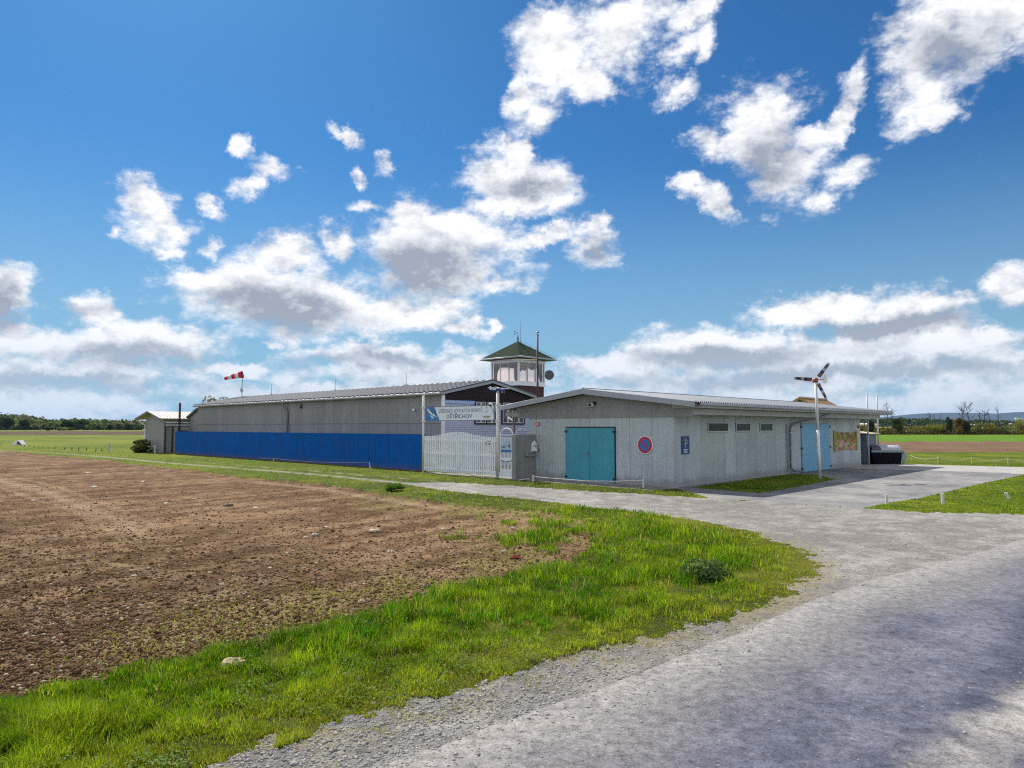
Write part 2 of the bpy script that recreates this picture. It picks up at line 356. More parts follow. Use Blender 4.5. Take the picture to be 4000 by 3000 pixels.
GRAVP = GP([(4600,2010),(4000,2008),(3622,2001),(3369,1984),(3200,1974),(2770,1944),(2525,1932),(2253,1916),(2000,1898),(1800,1886),(1640,1884),(1560,1888),(1640,1900),(1800,1921),
            (2000,1944),(2200,1965),(2471,1996),(2743,2034),(2960,2083),(3122,2140),(3165,2186),(3175,2235),(3144,2284),(3014,2355),(2770,2425),(2634,2460),(2428,2523),(2200,2573),
            (1846,2681),(1200,2862),(922,2958),(600,3090),(-200,3500),(-1500,4600),(4000,5200),(6500,3300),(5200,2300)])
ROADP = GP([(-1200,5200),(700,3360),(1447,3000),(2000,2815),(2500,2630),(2950,2445),(3147,2357),(3343,2287),(3538,2232),(3679,2198),(4000,2108),(4600,1990),(6500,1850),(9000,2200),(7000,5200)])
APRONP = GP([(2640,1906),(2770,1944),(3200,1974),(3369,1984),(3495,1959),(3580,1949),(3664,1929),(3791,1899),(4000,1853),(4600,1760),(4300,1750),(4000,1824),(3664,1817),(3537,1811),(3360,1818),(3200,1820),(2800,1870)])
PATHP = GP([(3200,1822),(3369,1830),(3660,1837),(4000,1850),(4600,1872),(4600,1842),(4000,1825),(3664,1816),(3537,1811),(3369,1813),(3200,1800)])
SHADEP = GP([(2700,1903),(2968,1924),(3120,1900),(3262,1872),(3190,1852),(3085,1850)])   # small lawn along the side wall
STRIPW = [toW(p)[:2] for p in ((-24.2, 18.9), (-12.2, 18.9), (-11.9, 20.4), (-18.8, 20.4), (-24.2, 19.4))]    # concrete along the front
RUT1 = GP([(-300,1738),(316,1776),(678,1810),(1000,1836),(1289,1859),(1506,1881),(1640,1893)]); RUT2 = GP([(300,1768),(1000,1823),(1289,1846),(1434,1858),(1700,1880)])
TR = [GP(l) for l in ([(1000,1880),(1253,1902),(1434,1935),(1700,1975)], [(-300,1812),(0,1872),(180,1918),(420,2010),(540,2075)], [(-300,1790),(0,1847),(200,1890),(475,1983),(620,2060)], [(-300,1860),(0,1900),(300,1990),(420,2060)], [(0,2120),(400,2180),(760,2260)], [(-100,2330),(330,2395),(620,2375),(1100,2250)])]
BANDP = GP([(4300,2600),(4000,2745),(3680,3000),(3300,3400),(3700,3400),(4040,3000),(4300,2840)])
BANDL = GP([(4600,2480),(4150,2720),(3850,2960),(3500,3300),(3000,4000)])
DUSTL = GP([(-200,4200),(1447,3000),(2000,2815),(2500,2630),(2950,2445),(3147,2357),(3343,2287),(3538,2232),(3679,2198),(4000,2108),(4600,1990)])
def zone_of(x, y):
    """0 turf, 1 soil, 2 gravel, 3 road, 4 apron, 5 path, 6 far plough, 7 green crop, 8 front strip"""
    w1 = (fbm(x, y, 2.2, 4, 3)-.5)*1.1; w2 = (fbm(x, y, 2.2, 4, 8)-.5)*1.1
    s1 = (fbm(x, y, .8, 3, 5)-.5); r = np.hypot(x, y)
    z = np.zeros(x.shape, np.int8)
    # far fields
    yl = y+(fbm(x, y, .05, 3, 30)-.5)*6
    z[(x < -12) & (yl > 172) & (yl < 315)] = 6
    z[(x > 12) & (yl > 55.5) & (yl < 96)] = 6
    z[(x > 12) & (yl >= 96) & (yl < 163)] = 7
    sx, sy = x+w1*.45+s1*.3, y+w2*.45
    z[inpoly(sx, sy, SOILP)] = 1
    tx_, ty_, _ = G(2290, 2085); isl = (z == 1) & (fbm(x, y, 1.5, 4, 46) > .50+.09*np.maximum(np.hypot(x-tx_, y-ty_)-1.0, 0)) & (np.hypot(x-tx_, y-ty_) < 3.0); z[isl] = 0
    w3 = (fbm(x, y, 9, 3, 47)-.5)*.30; gx, gy = x+w1*.40+s1*.25+w3, y+w2*.40-w3
    z[inpoly(gx, gy, GRAVP)] = 2
    n = fbm(x, y, 2.0, 5, 44)
    ax_, ay_ = x+w1*.04, y+w2*.04
    z[inpoly(ax_, ay_, APRONP)] = 4
    z[inpoly(ax_, ay_, PATHP)] = 5
    z[inpoly(x+w1*.08, y+w2*.08, SHADEP)] = 0
    z[inpoly(x+w1*.05, y+w2*.05, STRIPW)] = 8
    z[inpoly(x+w1*.07, y+w2*.07, ROADP)] = 3
    # ragged tufts where the verge meets the gravel
    return z
def height(x, y, z, dr):
    """ground height; octaves finer than the grid spacing dr are left out"""
    h = (fbm(x, y, .12, 3, 60)-.5)*.06*np.clip(np.hypot(x, y)/8, 0, 1)
    f = lambda sc: np.clip(1.4-dr*sc*1.6, 0, 1)
    soil = (z == 1)|(z == 6)
    cl = fbm(x, y, 7, 1, 70)*f(7)*.016+np.abs(vn(x*13, y*13, 71)-.5)*2*f(13)*.022+vn(x*27, y*27, 72)**2*f(27)*.030+vn(x*52, y*52, 73)**2*f(52)*.014
    # harrow lines
    q = x*.35+y*.94; cl = cl+.016*np.sin(q*9+3*fbm(x, y, .7, 2, 75))*f(3)
    h = np.where(soil, h-.05+cl*np.where(z == 6, .5, 1), h)
    h = np.where(z == 0, h+(fbm(x, y, 1.6, 4, 80)-.5)*.035*f(2)-.006, h)
    h = np.where((z == 2)|(z == 8), h-.010+(fbm(x, y, 3, 3, 84)-.5)*.03*f(3)+vn(x*30, y*30, 85)*f(30)*.012+vn(x*60, y*60, 86)*f(60)*.008, h)
    h = np.where(z == 3, h*.6-.002+vn(x*40, y*40, 88)*f(40)*.004, h)
    h = np.where((z == 4)|(z == 5), h*.3-.004, h)
    return h
def ncol(a, b, t): return np.array(a)[None]*(1-t[:, None])+np.array(b)[None]*t[:, None]
def colour(x, y, z):
    r = np.hypot(x, y); c = np.zeros((len(x), 3))
    n = fbm(x, y, .55, 4, 90); n2 = fbm(x, y, 3.5, 4, 91); n3 = fbm(x, y, .12, 3, 92)
    t = np.clip((n-.35)*2.2+(n2-.5)*1.2, 0, 1)
    turf = ncol((.055, .070, .012), (.165, .165, .022), t)
    far = ncol((.100, .135, .012), (.175, .190, .020), np.clip((n3-.3)*2+(n-.5), 0, 1))
    k = np.clip((r-22)/20, 0, 1)[:, None]; turf = turf*(1-k)+far*k
    lawn = (x > 7) & (y > 14) & (y < 60); tl = ncol((.075, .115, .010), (.17, .185, .018), t); turf[lawn] = tl[lawn]
    ru = np.clip(1.25-segdist(x, y, RUT1)/.34, 0, 1)*np.clip((n2-.22)*3.5, 0, 1)*np.clip((70-y)/25, .25, 1)
    ru = np.maximum(ru, np.clip(1.1-segdist(x, y, RUT2)/.28, 0, 1)*np.clip((n2-.42)*4, 0, 1)*np.clip((48-y)/12, 0, 1))[:, None]
    turf = turf*(1-ru*.85)+np.array([.30, .28, .22])*ru*.85
    c[z == 0] = turf[z == 0]
    q0, q1 = SOILP[18], SOILP[14]; ex, ey = q1[0]-q0[0], q1[1]-q0[1]; el_ = math.hypot(ex, ey); ex, ey = ex/el_, ey/el_; fs_, ft_ = x*ex+y*ey, -x*ey+y*ex
    fur = fbm(fs_*.22, ft_*3.0, 1.0, 4, 99)-.5
    s = ncol((.110, .060, .029), (.265, .168, .095), np.clip((n2-.3)*1.4+(n-.5)*.9+fur*2.0+.08, 0, 1))
    for i, L in enumerate(TR):
        d = segdist(x, y, L); w = (.34 if i < 2 else .16)*(1+r*.012); a = np.clip(1-d/w, 0, 1)[:, None]*(.65 if i < 2 else .4)*np.clip(.35+n2, 0, 1)[:, None]
        s = s*(1-a)+np.array([.37, .26, .165])*a
    # seedlings and straw tint, thicker towards the verge
    e = np.clip(1-segdist(x, y, SOILP[8:20])/2.6, 0, 1)*np.clip((fbm(x, y, 2.0, 3, 95)-.38)*4, 0, 1)
    s = s*(1-e[:, None]*.65)+np.array([.25, .22, .07])*e[:, None]*.65
    c[z == 1] = s[z == 1]
    gcol = ncol((.20, .183, .165), (.37, .345, .315), np.clip((n2-.3)*1.6+(n-.5)*1.1, 0, 1))
    rt = np.clip(1-np.minimum(segdist(x, y, GRAVP[18:32]), 9)/.55, 0, 1)*np.clip((n2-.36)*5, 0, 1)
    gcol = gcol*(1-rt[:, None]*.75)+np.array([.20, .17, .07])*rt[:, None]*.75
    c[(z == 2)|(z == 8)] = gcol[(z == 2)|(z == 8)]
    d = segdist(x, y, DUSTL); dust = np.clip(1.1-d/(1.1+1.0*(n-.3)), 0, 1)
    r0, r1 = DUSTL[1], DUSTL[9]; qx, qy = r1[0]-r0[0], r1[1]-r0[1]; ql = math.hypot(qx, qy); qx, qy = qx/ql, qy/ql; ss, st = x*qx+y*qy, -x*qy+y*qx
    w = .55*fbm(ss*.16, st*2.4, 1.0, 5, 97)+.45*fbm(ss*.5, st*1.2, 1.0, 4, 98)
    lane = np.exp(-((d-1.5+.3*(n-.5))/.3)**2)*.28+np.exp(-((d-3.0)/.35)**2)*.25
    rd = ncol((.070, .075, .108), (.165, .168, .205), np.clip((w-.38)*1.9+(n2-.5)*1.0+lane-.08, 0, 1))
    dd = (dust*np.clip(.55+n2*1.0, 0, 1))[:, None]; rd = rd*(1-dd)+np.array([.295, .275, .255])*dd
    bnd = (np.clip(1.3-segdist(x, y, BANDL)/(.30+.25*(n2-.5)), 0, 1)*np.clip(n2*1.6-.1, 0, 1))[:, None]*.7; rd = rd*(1-bnd)+np.array([.44, .40, .35])*bnd
    c[z == 3] = rd[z == 3]
    ap = ncol((.17, .168, .172), (.31, .295, .275), np.clip((n-.3)*1.7+(n2-.5)*.9, 0, 1)); c[z == 4] = ap[z == 4]
    pc = ncol((.33, .315, .30), (.42, .40, .375), n2); c[z == 5] = pc[z == 5]
    fp = ncol((.12, .070, .040), (.21, .135, .082), np.clip(n*1.2-.1, 0, 1)); fp[x < 0] *= .6; c[z == 6] = fp[z == 6]
    gc = ncol((.085, .175, .012), (.125, .215, .018), n); c[z == 7] = gc[z == 7]
    return c
# rings are closer together near the viewer, like the detail the ground needs there
Hc = 2.0; fy = 691.0
dys = np.concatenate([np.linspace(1350, 352, 60, endpoint=False), np.arange(352, 30, -.62), np.arange(30, 2.2, -.30), np.geomspace(2.2, .17, 34)])
R = Hc*fy/dys; NR = len(R)
inner = np.linspace(math.radians(-42), math.radians(42), 1500); outer = np.linspace(math.radians(42), math.radians(318), 150)[1:-1]
TA = np.concatenate([inner, outer]); NT = len(TA)
rr, tt = np.meshgrid(R, TA, indexing='ij')
GXm = rr*np.sin(tt); GYm = rr*np.cos(tt)
i, j = np.meshgrid(np.arange(NR-1), np.arange(NT), indexing='ij'); j2 = (j+1) % NT
FQ = np.stack([i*NT+j, i*NT+j2, (i+1)*NT+j2, (i+1)*NT+j], -1).reshape(-1, 4)[:, ::-1]
xf, yf = GXm.ravel(), GYm.ravel(); zv = zone_of(xf, yf)
drg = np.gradient(R); dr = np.repeat(drg, NT); dt = np.abs(np.gradient(TA)); dr = np.maximum(dr, (rr*dt[None]).ravel())
cen = FQ.mean(axis=1)
cx = xf[FQ].mean(1); cy = yf[FQ].mean(1)
zc = zone_of(cx, cy)
zvv = zv.copy(); hz_ = height(xf, yf, zvv, dr)
co = np.stack([xf, yf, hz_], -1)
ZN = {0: ('ground', M_TURF, 'short rough turf and meadow round the airfield'), 1: ('field', M_SOIL, 'bare brown ploughed field beside the track'),
      2: ('gravel_track', M_GRAV, 'pale gravel track and junction'), 3: ('road', M_ASPH, 'worn grey asphalt road with dusty edge'), 4: ('parking_ground', M_CONC, 'grey gravelly parking ground beside the metal building'),
      5: ('path', M_CONC, 'pale concrete path'), 6: ('far_ploughed_field', M_SOIL, 'far brown ploughed strips'), 7: ('far_crop_field', M_TURF, 'bright green crop field'), 8: ('concrete_strip', M_CONC, 'narrow concrete strip')}
for zi, (nm, m_, lab) in ZN.items():
    sel = FQ[zc == zi]
    if not len(sel): continue
    ids, inv = np.unique(sel.ravel(), return_inverse=True)
    cc_ = co[ids]; cl_ = colour(xf[ids], yf[ids], np.full(len(ids), zi))
    me = np_mesh(nm, cc_, inv.reshape(-1, 4), m_, cl_, smooth=True); link(nm, me, kind='structure')
# inner disc under the viewer
n_ = NT; k0 = R[0]
me = np_mesh('road_inner', np.stack([k0*np.sin(TA), k0*np.cos(TA), np.full(NT, .01)], -1), np.arange(NT)[None, ::-1], M_ASPH, np.full((NT, 3), .25), k=NT); o_ = link('road_under_camera', me, kind='structure')
def gh(x, y):
    x = np.atleast_1d(np.asarray(x, float)); y = np.atleast_1d(np.asarray(y, float)); r = np.hypot(x, y)
    d = np.maximum(.62*r*r/(Hc*fy), r*.001); return height(x, y, zone_of(x, y), d)
# ================================================================ grass blades
def leafmat(name, trans=.45, rough=.6, noise=.0):
    m, g, p = newmat(name); at_ = g.new('ShaderNodeAttribute', attribute_name='Col').outputs[0]
    p.inputs['Roughness'].default_value = rough; p.inputs['Specular IOR Level'].default_value = .15; g.put(p.inputs['Base Color'], at_)
    t = g.new('ShaderNodeBsdfTranslucent'); tcol = g.mix(1.0, at_, (1.35, 1.3, .55), 'MULTIPLY'); g.put(t.inputs[0], tcol)
    mx = g.new('ShaderNodeMixShader', {0: trans, 1: p.outputs[0], 2: t.outputs[0]}); g.l.new(mx.outputs[0], g.n['Material Output'].inputs[0]); return m
M_BLADE = leafmat('grass_blade', .5); M_LEAF = leafmat('leaf', .38)
def sample_px(n, x0, x1, y0, y1, p=1.0):
    px = RNG.uniform(x0, x1, n); py = y0+(y1-y0)*RNG.uniform(0, 1, n)**p
    r_ = px-2000; up_ = 1500-py; Y_ = F*math.cos(TH)-up_*math.sin(TH); Z_ = F*math.sin(TH)+up_*math.cos(TH); t = -H/(Z_/Y_)
    return r_/Y_*t, t
def blades(x, y, h, w, lean, col, z=None):
    n = len(x); z = gh(x, y)-.01 if z is None else z; a = RNG.uniform(0, 2*math.pi, n); b = RNG.uniform(0, 2*math.pi, n)
    sx, sy = np.cos(a)*w/2, np.sin(a)*w/2; lx, ly = np.cos(b)*h*lean, np.sin(b)*h*lean
    v = np.empty((n, 5, 3)); v[:, 0] = np.stack([x-sx, y-sy, z], -1); v[:, 1] = np.stack([x+sx, y+sy, z], -1)
    v[:, 2] = np.stack([x+sx*.8+lx*.35, y+sy*.8+ly*.35, z+h*.55], -1); v[:, 3] = np.stack([x-sx*.8+lx*.35, y-sy*.8+ly*.35, z+h*.55], -1)
    v[:, 4] = np.stack([x+lx, y+ly, z+h*(1-.35*lean)], -1)
    o = np.arange(n)[:, None]*5; q = np.concatenate([o+0, o+1, o+2, o+3], 1); t3 = np.concatenate([o+3, o+2, o+4], 1)
    flat = np.concatenate([q.ravel(), t3.ravel()]); tot = np.concatenate([np.full(n, 4), np.full(n, 3)]); st = np.concatenate([np.arange(n)*4, n*4+np.arange(n)*3])
    return v.reshape(-1, 3), (flat, st, tot), np.repeat(col, 5, 0)
def vcol(n, lo, hi, t): return ncol(lo, hi, np.clip(t, 0, 1))
def grass_field(nm, lab, n, box, hfun, zone=0, wmin=.004, power=1.0, extra=None):
    x, y = sample_px(n, *box, power); z = zone_of(x, y); k = (z == zone)
    if extra is not None: k &= extra(x, y)
    k &= RNG.random(len(x)) < np.clip((fbm(x, y, 6.0, 3, 118)-.30)*4, .12, 1)
    x, y = x[k], y[k]; r = np.hypot(x, y); n_ = len(x)
    cl = fbm(x, y, 1.3, 4, 110); cl2 = fbm(x, y, 5, 3, 111); h = hfun(x, y, cl, cl2)*RNG.uniform(.55, 1.25, n_)
    w = np.maximum(wmin*RNG.uniform(.7, 1.5, n_), r*.0010); lean = RNG.uniform(.05, .75, n_)
    eg = np.clip(1.15-segdist(x, y, GRAVP[17:34])/.75, 0, 1) if zone == 0 else 0
    dry = np.clip((fbm(x, y, 2.2, 4, 112)-.5)*1.5+RNG.normal(.34, .26, n_)+eg*.75+np.clip(.030/np.maximum(h, .01)-.5, 0, .5), 0, 1)
    col = ncol((.060, .190, .005), (.34, .455, .025), dry); brn = (RNG.random(n_) < .07+.50*eg)[:, None]; col = np.where(brn, col*.45+np.array([.17, .13, .055]), col); dk = np.clip((cl2-.35)*2, 0, 1)[:, None]; col = col*(.60+.55*dk)*RNG.uniform(.75, 1.25, (n_, 1))
    straw = RNG.random(n_) < .035; col[straw] = (.42, .36, .18)
    v, f, c = blades(x, y, h, w, lean, col); link(nm, np_mesh(nm, v, f, M_BLADE, c), lab, None, 'stuff')
near = lambda x, y: (np.hypot(x, y) < 30)
edge_l = GRAVP[17:34]
def vh(x, y, cl, cl2):
    e = np.clip(segdist(x, y, edge_l)/1.1, 0, 1); s = np.clip(cl*2.2-.35, .25, 1.3)
    return (.040+.105*e)*np.maximum(s, .5)*(.5+1.05*cl2)
grass_field('verge_grass', 'long bright green grass on the verge between ploughed field and road', 520000, (-350, 3250, 1985, 3080), vh, extra=lambda x, y: near(x, y) & (y < 17))
grass_field('track_grass', 'short yellow green grass along the gravel track', 80000, (-100, 3000, 1745, 2010), lambda x, y, c, d: .025+.06*c, wmin=.006, extra=lambda x, y: (y >= 15) & (np.minimum(segdist(x, y, RUT1)-.32, segdist(x, y, RUT2)-.22) > 0))
grass_field('lawn_grass', 'short lawn grass beside the parking ground', 60000, (2650, 4300, 1812, 2010), lambda x, y, c, d: .03+.03*c, wmin=.005)
def edge_tufts():
    x, y = sample_px(90000, 500, 3400, 1900, 3080); d = np.minimum(segdist(x, y, GRAVP[17:34]), segdist(x, y, GRAVP[9:20])); p = np.clip(1-d/.55, 0, 1)*np.clip((fbm(x, y, 4.5, 3, 121)-.50)*9, 0, 1)
    k = (zone_of(x, y) == 2) & (RNG.random(len(x)) < p); x, y = x[k], y[k]; n = len(x); r = np.hypot(x, y); col = ncol((.12, .20, .015), (.36, .30, .09), RNG.random(n))
    v, f, c = blades(x, y, RNG.uniform(.015, .05, n), np.maximum(.004, r*.0010), RNG.uniform(.3, 1.1, n), col); link('edge_tufts', np_mesh('edge_tufts', v, f, M_BLADE, c), 'thin dry grass tufts creeping onto the gravel edge', None, 'stuff')
edge_tufts()
# sparse young grass and seedlings on the soil margin
def soil_tufts():
    x, y = sample_px(70000, -300, 2500, 1960, 2850); e = segdist(x, y, SOILP[8:20]); p = np.clip(1.05-e/2.4, .0, 1)*np.clip((fbm(x, y, 2.0, 3, 95)-.40)*5, 0, 1)+.035
    k = (zone_of(x, y) == 1) & (RNG.random(len(x)) < p); x, y = x[k], y[k]; n = len(x); r = np.hypot(x, y)
    col = ncol((.10, .17, .015), (.36, .33, .08), RNG.random(n)); v, f, c = blades(x, y, RNG.uniform(.02, .07, n), np.maximum(.005, r*.0010), RNG.uniform(.2, 1, n), col)
    link('seedlings', np_mesh('seedlings', v, f, M_BLADE, c), 'sparse yellowish seedlings on the bare soil margin', None, 'stuff')
soil_tufts()
# broad leaved weeds in the verge
def rosettes(nm, lab, x, y, nl, size, c0, c1, hgt=.1):
    n = len(x)*nl; X = np.repeat(x, nl)+RNG.normal(0, size*1.5, n); Y = np.repeat(y, nl)+RNG.normal(0, size*1.5, n); Z = gh(X, Y)+RNG.uniform(.01, hgt, n)
    a = RNG.uniform(0, 6.283, n); L = size*RNG.uniform(.6, 1.4, n); Wd = L*.55; tilt = RNG.uniform(-.4, .9, n); dx, dy = np.cos(a), np.sin(a)
    v = np.empty((n, 4, 3)); v[:, 0] = np.stack([X, Y, Z], -1); v[:, 1] = np.stack([X+dx*L*.5-dy*Wd/2, Y+dy*L*.5+dx*Wd/2, Z+L*tilt*.5+.004], -1)
    v[:, 2] = np.stack([X+dx*L, Y+dy*L, Z+L*tilt*.8], -1); v[:, 3] = np.stack([X+dx*L*.5+dy*Wd/2, Y+dy*L*.5-dx*Wd/2, Z+L*tilt*.5+.004], -1)
    col = ncol(c0, c1, RNG.random(n)); link(nm, np_mesh(nm, v.reshape(-1, 3), np.arange(n*4).reshape(-1, 4), M_LEAF, np.repeat(col, 4, 0)), lab, None, 'stuff')
x, y = sample_px(2000, -300, 2300, 2250, 3080); k = (zone_of(x, y) == 0) & (fbm(x, y, 1.1, 3, 130) > .47); x, y = x[k], y[k]
rosettes('weeds', 'low broad leaved weeds among the verge grass', x, y, 8, .026, (.05, .13, .01), (.17, .26, .03), .08)
# purple dead nettle heads
x, y = sample_px(150, 900, 2100, 2380, 2700); k = (zone_of(x, y) == 0) & (fbm(x, y, 1.8, 2, 133) > .56); x, y = x[k], y[k]
rosettes('dead_nettle_flowers', 'dull purple dead nettle heads in the verge grass', x, y, 14, .016, (.12, .05, .07), (.22, .09, .10), .17)
# ================================================================ stones, clods, pebbles
def octa(x, y, s, colr, nm, lab, m_, sink=.3, flat=.6):
    n = len(x); z = gh(x, y); base = np.array([(1, 0, 0), (.5, .87, .1), (-.5, .87, 0), (-1, 0, .1), (-.5, -.87, 0), (.5, -.87, .1), (.1, .1, 1), (0, 0, -1)], float)
    a = RNG.uniform(0, 6.283, n); ca, sa = np.cos(a), np.sin(a); j = RNG.uniform(.7, 1.3, (n, 8, 3)); b = base[None]*j
    X = (b[:, :, 0]*ca[:, None]-b[:, :, 1]*sa[:, None]*.75)*s[:, None]; Yv = (b[:, :, 0]*sa[:, None]+b[:, :, 1]*ca[:, None]*.75)*s[:, None]; Z = b[:, :, 2]*s[:, None]*flat
    v = np.stack([X+x[:, None], Yv+y[:, None], Z+(z-s*flat*sink*0+s*flat*(.4-sink))[:, None]], -1)
    f = [(i_, (i_+1) % 6, 6) for i_ in range(6)]+[((i_+1) % 6, i_, 7) for i_ in range(6)]
    F_ = (np.arange(n)[:, None, None]*8+np.array(f)[None]).reshape(-1, 3)
    link(nm, np_mesh(nm, v.reshape(-1, 3), F_, m_, np.repeat(colr, 8, 0), k=3), lab, None, 'stuff')
M_PEB = ground_mat('pebble', .85, 60, .2, .3, .004)
x, y = sample_px(60000, -300, 4200, 2050, 3080, .8); z = zone_of(x, y); d = segdist(x, y, DUSTL); k = (z == 2) | ((z == 3) & (RNG.random(len(x)) < np.clip(.16-d*.22, .001, 1)))
x, y = x[k], y[k]; n = len(x); r = np.hypot(x, y); t = RNG.random(n)
octa(x, y, np.minimum(RNG.gamma(2.0, .0028, n)+.003, .022), ncol((.22, .205, .195), (.46, .435, .41), t), 'gravel_stones', 'loose grey pebbles on the gravel and road edge', M_PEB)
x, y = sample_px(80000, -300, 2400, 1800, 2850, .8); k = zone_of(x, y) == 1; x, y = x[k], y[k]; n = len(x)
octa(x, y, np.minimum(RNG.gamma(1.5, .0056, n)+.004, .05), ncol((.11, .060, .030), (.27, .17, .10), RNG.random(n)), 'soil_clods', 'brown clods over the ploughed field', M_SOIL, .2, .7)
x, y = sample_px(3600, -300, 2400, 1790, 2850, .65); k = zone_of(x, y) == 1; x, y = x[k], y[k]; n = len(x)
octa(x, y, np.minimum(RNG.gamma(2, .006, n)+.005, .03), ncol((.36, .28, .18), (.58, .49, .36), RNG.random(n)), 'field_pebbles', 'small pale pebbles scattered on the ploughed field', M_PEB, .2, .5)
# ================================================================ materials of the buildings
M_SHEET = mat('galvanised_sheet', (.53, .565, .60), .6, .12, .12, 1.2, .15, 90, .40, sheet=.5, splash=.45, tint=(.46, .53, .50))
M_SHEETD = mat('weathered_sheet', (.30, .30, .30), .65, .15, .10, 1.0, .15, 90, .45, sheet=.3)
M_SHEETH = mat('hangar_sheet', (.345, .335, .325), .65, .1, .12, 1.0, .15, 90, .35, sheet=.4, splash=.3)
M_ROOF = mat('roof_sheet', (.27, .285, .31), .6, .1, .10, .9, .1, 60, .3)
M_ROOFH = mat('hangar_roof_sheet', (.33, .35, .39), .55, .15, .12, .9, .1, 60, .3)
M_FASC = mat('fascia_grey', (.36, .38, .42), .55, .1, .08, 2, .1, 80, .3)
M_SOFF = mat('soffit', (.40, .40, .38), .7, 0, .15, 3, .1, 60, .4)
M_WHITE = mat('white_paint', (.88, .89, .93), .5, 0, .06, 4, .08, 90, .25)
M_WPOST = mat('white_post_paint', (.74, .72, .68), .55, 0, .08, 5, .1, 60, .5)
M_SIDING = mat('pale_lilac_boards', (.52, .53, .72), .6, 0, .08, 2, .1, 60, .2)
M_TEAL = mat('teal_door_paint', (.055, .33, .42), .5, 0, .12, 2, .08, 80, .3)
M_LBLUE = mat('light_blue_door_paint', (.16, .42, .62), .5, 0, .08, 2, .08, 80, .25)
M_BLUE = mat('blue_fence_paint', (.002, .105, .44), .9, 0, .10, 1.5, .08, 60, .25, sheet=.28, spec=.12, splash=.35)
M_DARKRED = mat('dark_red_paint', (.075, .013, .016), .6, 0, .2, 3, .1, 60)
M_MAROON = mat('maroon_boards', (.016, .004, .008), .8, 0, .2, 3, .1, 60)
M_DARK = mat('dark_frame', (.022, .018, .024), .6, 0, .2, 6)
M_PIPE = mat('plum_pipe', (.060, .035, .045), .5, .3, .2, 5)
M_GREYP = mat('grey_pipe', (.20, .20, .24), .5, .2, .15, 5)
M_STEEL = mat('steel', (.42, .43, .45), .4, .7, .1, 6)
M_CONCR = mat('concrete', (.36, .35, .34), .85, 0, .15, 4, .4, 50, .4)
M_GLASS = glass('window_glass'); M_TGLASS = glass('tower_glass', (1.0, .86, .80))
M_DGLASS = mat('dark_window_glass', (.014, .018, .012), .2, 0, .6, 3, 0, spec=.25)
M_RED = mat('red_enamel', (.55, .02, .05), .45, 0, .08, 6); M_SBLUE = mat('sign_blue', (.04, .16, .48), .45, 0, .08, 6); M_NAVY = mat('navy', (.008, .022, .14), .5, 0, .1, 6)
M_SWHITE = mat('sign_white', (.84, .88, .92), .5, 0, .04, 6, dirt=.1); M_YEL = mat('pale_yellow', (.70, .66, .38), .5); M_BLK = mat('black', (.012, .012, .014), .6)
M_GREEN = mat('sign_green', (.03, .30, .14), .5); M_LTB = mat('sky_blue_print', (.22, .42, .68), .5, 0, .35, 14)
M_PNAVY = mat('p_sign_blue', (.004, .05, .22), .45, 0, .1, 6); M_TXT = mat('sign_letter_blue', (.02, .14, .32), .5, 0, .12, 30)
M_PROOF = mat('rib_roof_sand', (.33, .29, .24), .6, .1, .1, 2, .1, 60, .3)
# green shingles
m, g, p = newmat('green_shingle'); tcn = g.new('ShaderNodeTexCoord').outputs['Object']; s_ = g.new('ShaderNodeSeparateXYZ', {0: tcn})
row = g.math('FRACT', g.math('MULTIPLY', s_.outputs[2], 7.0)); nz = g.noise(tcn, 5, 6, .7); nf = g.noise(tcn, 26, 3, .6)
cs = g.mix(g.mr(nz, .35, .7), (.020, .034, .023), (.056, .072, .048)); cs = g.mix(g.mr(nf, .4, .7, 0, .5), cs, (.03, .045, .028)); cs = g.mix(g.mr(row, 0, .14, .75, 0), cs, (.012, .018, .012))
g.put(p.inputs['Base Color'], cs); p.inputs['Roughness'].default_value = 1; p.inputs['Specular IOR Level'].default_value = .05
b_ = g.new('ShaderNodeBump', {'Strength': .8, 'Distance': .02, 'Height': g.math('ADD', g.math('MULTIPLY', row, -.7), nf)}); g.put(p.inputs['Normal'], b_.outputs[0]); M_SHING = m
Xn, Yn, Zn = (1, 0, 0), (0, 1, 0), (0, 0, 1)
def corrbox(mb, a0, a1, b0, b1, z0, z1, pitch, amp, sides='fr'):
    """closed core with corrugated sheets on the named sides (f front, r right, l left)"""
    mb.box(a0+.03, a1-.03, b0+.03, b1-.03, z0, z1)
    if 'f' in sides: mb.corr((a0, b0, z0), Xn, a1-a0, Zn, z1-z0, (0, -1, 0), pitch, amp)
    if 'r' in sides: mb.corr((a1, b0, z0), Yn, b1-b0, Zn, z1-z0, (1, 0, 0), pitch, amp)
    if 'l' in sides: mb.corr((a0, b1, z0), (0, -1, 0), b1-b0, Zn, z1-z0, (-1, 0, 0), pitch, amp)
# ================================================================ garage building
ca, cb = -12.19, 20.23; L0 = -18.72; BE = 38.6
T = Thing('metal_garage', 'low galvanised metal building with teal double door and shallow gable roof', 'building', (ca, cb, 0))
w = MB(); corrbox(w, L0, ca, cb, BE, .06, 2.40, .076, .007, 'frl'); w.box(ca-.02, ca+.012, cb-.012, cb+.02, .05, 2.34)
wall = T.part('wall', w, M_SHEET)
f = MB(); f.box(L0-.03, ca+.02, cb-.02, BE+.02, -.2, .07); T.part('foundation', f, M_CONCR)
rid, re_, le = -15.70, -11.19, -20.21; zr, ze = 3.345, 2.785; g0 = cb-.40
zt = lambda a: zr-(zr-ze)*(abs(a-rid)/(re_-rid))
gp = MB(); aa = [-19.35+i*(-11.47+19.35)/24 for i in range(25)]
gp.corr((-19.35, cb-.045, 0), Xn, -11.47+19.35, Zn, lambda t: (2.335, zt(-19.35+t)-.14), (0, -1, 0), .076, .006)
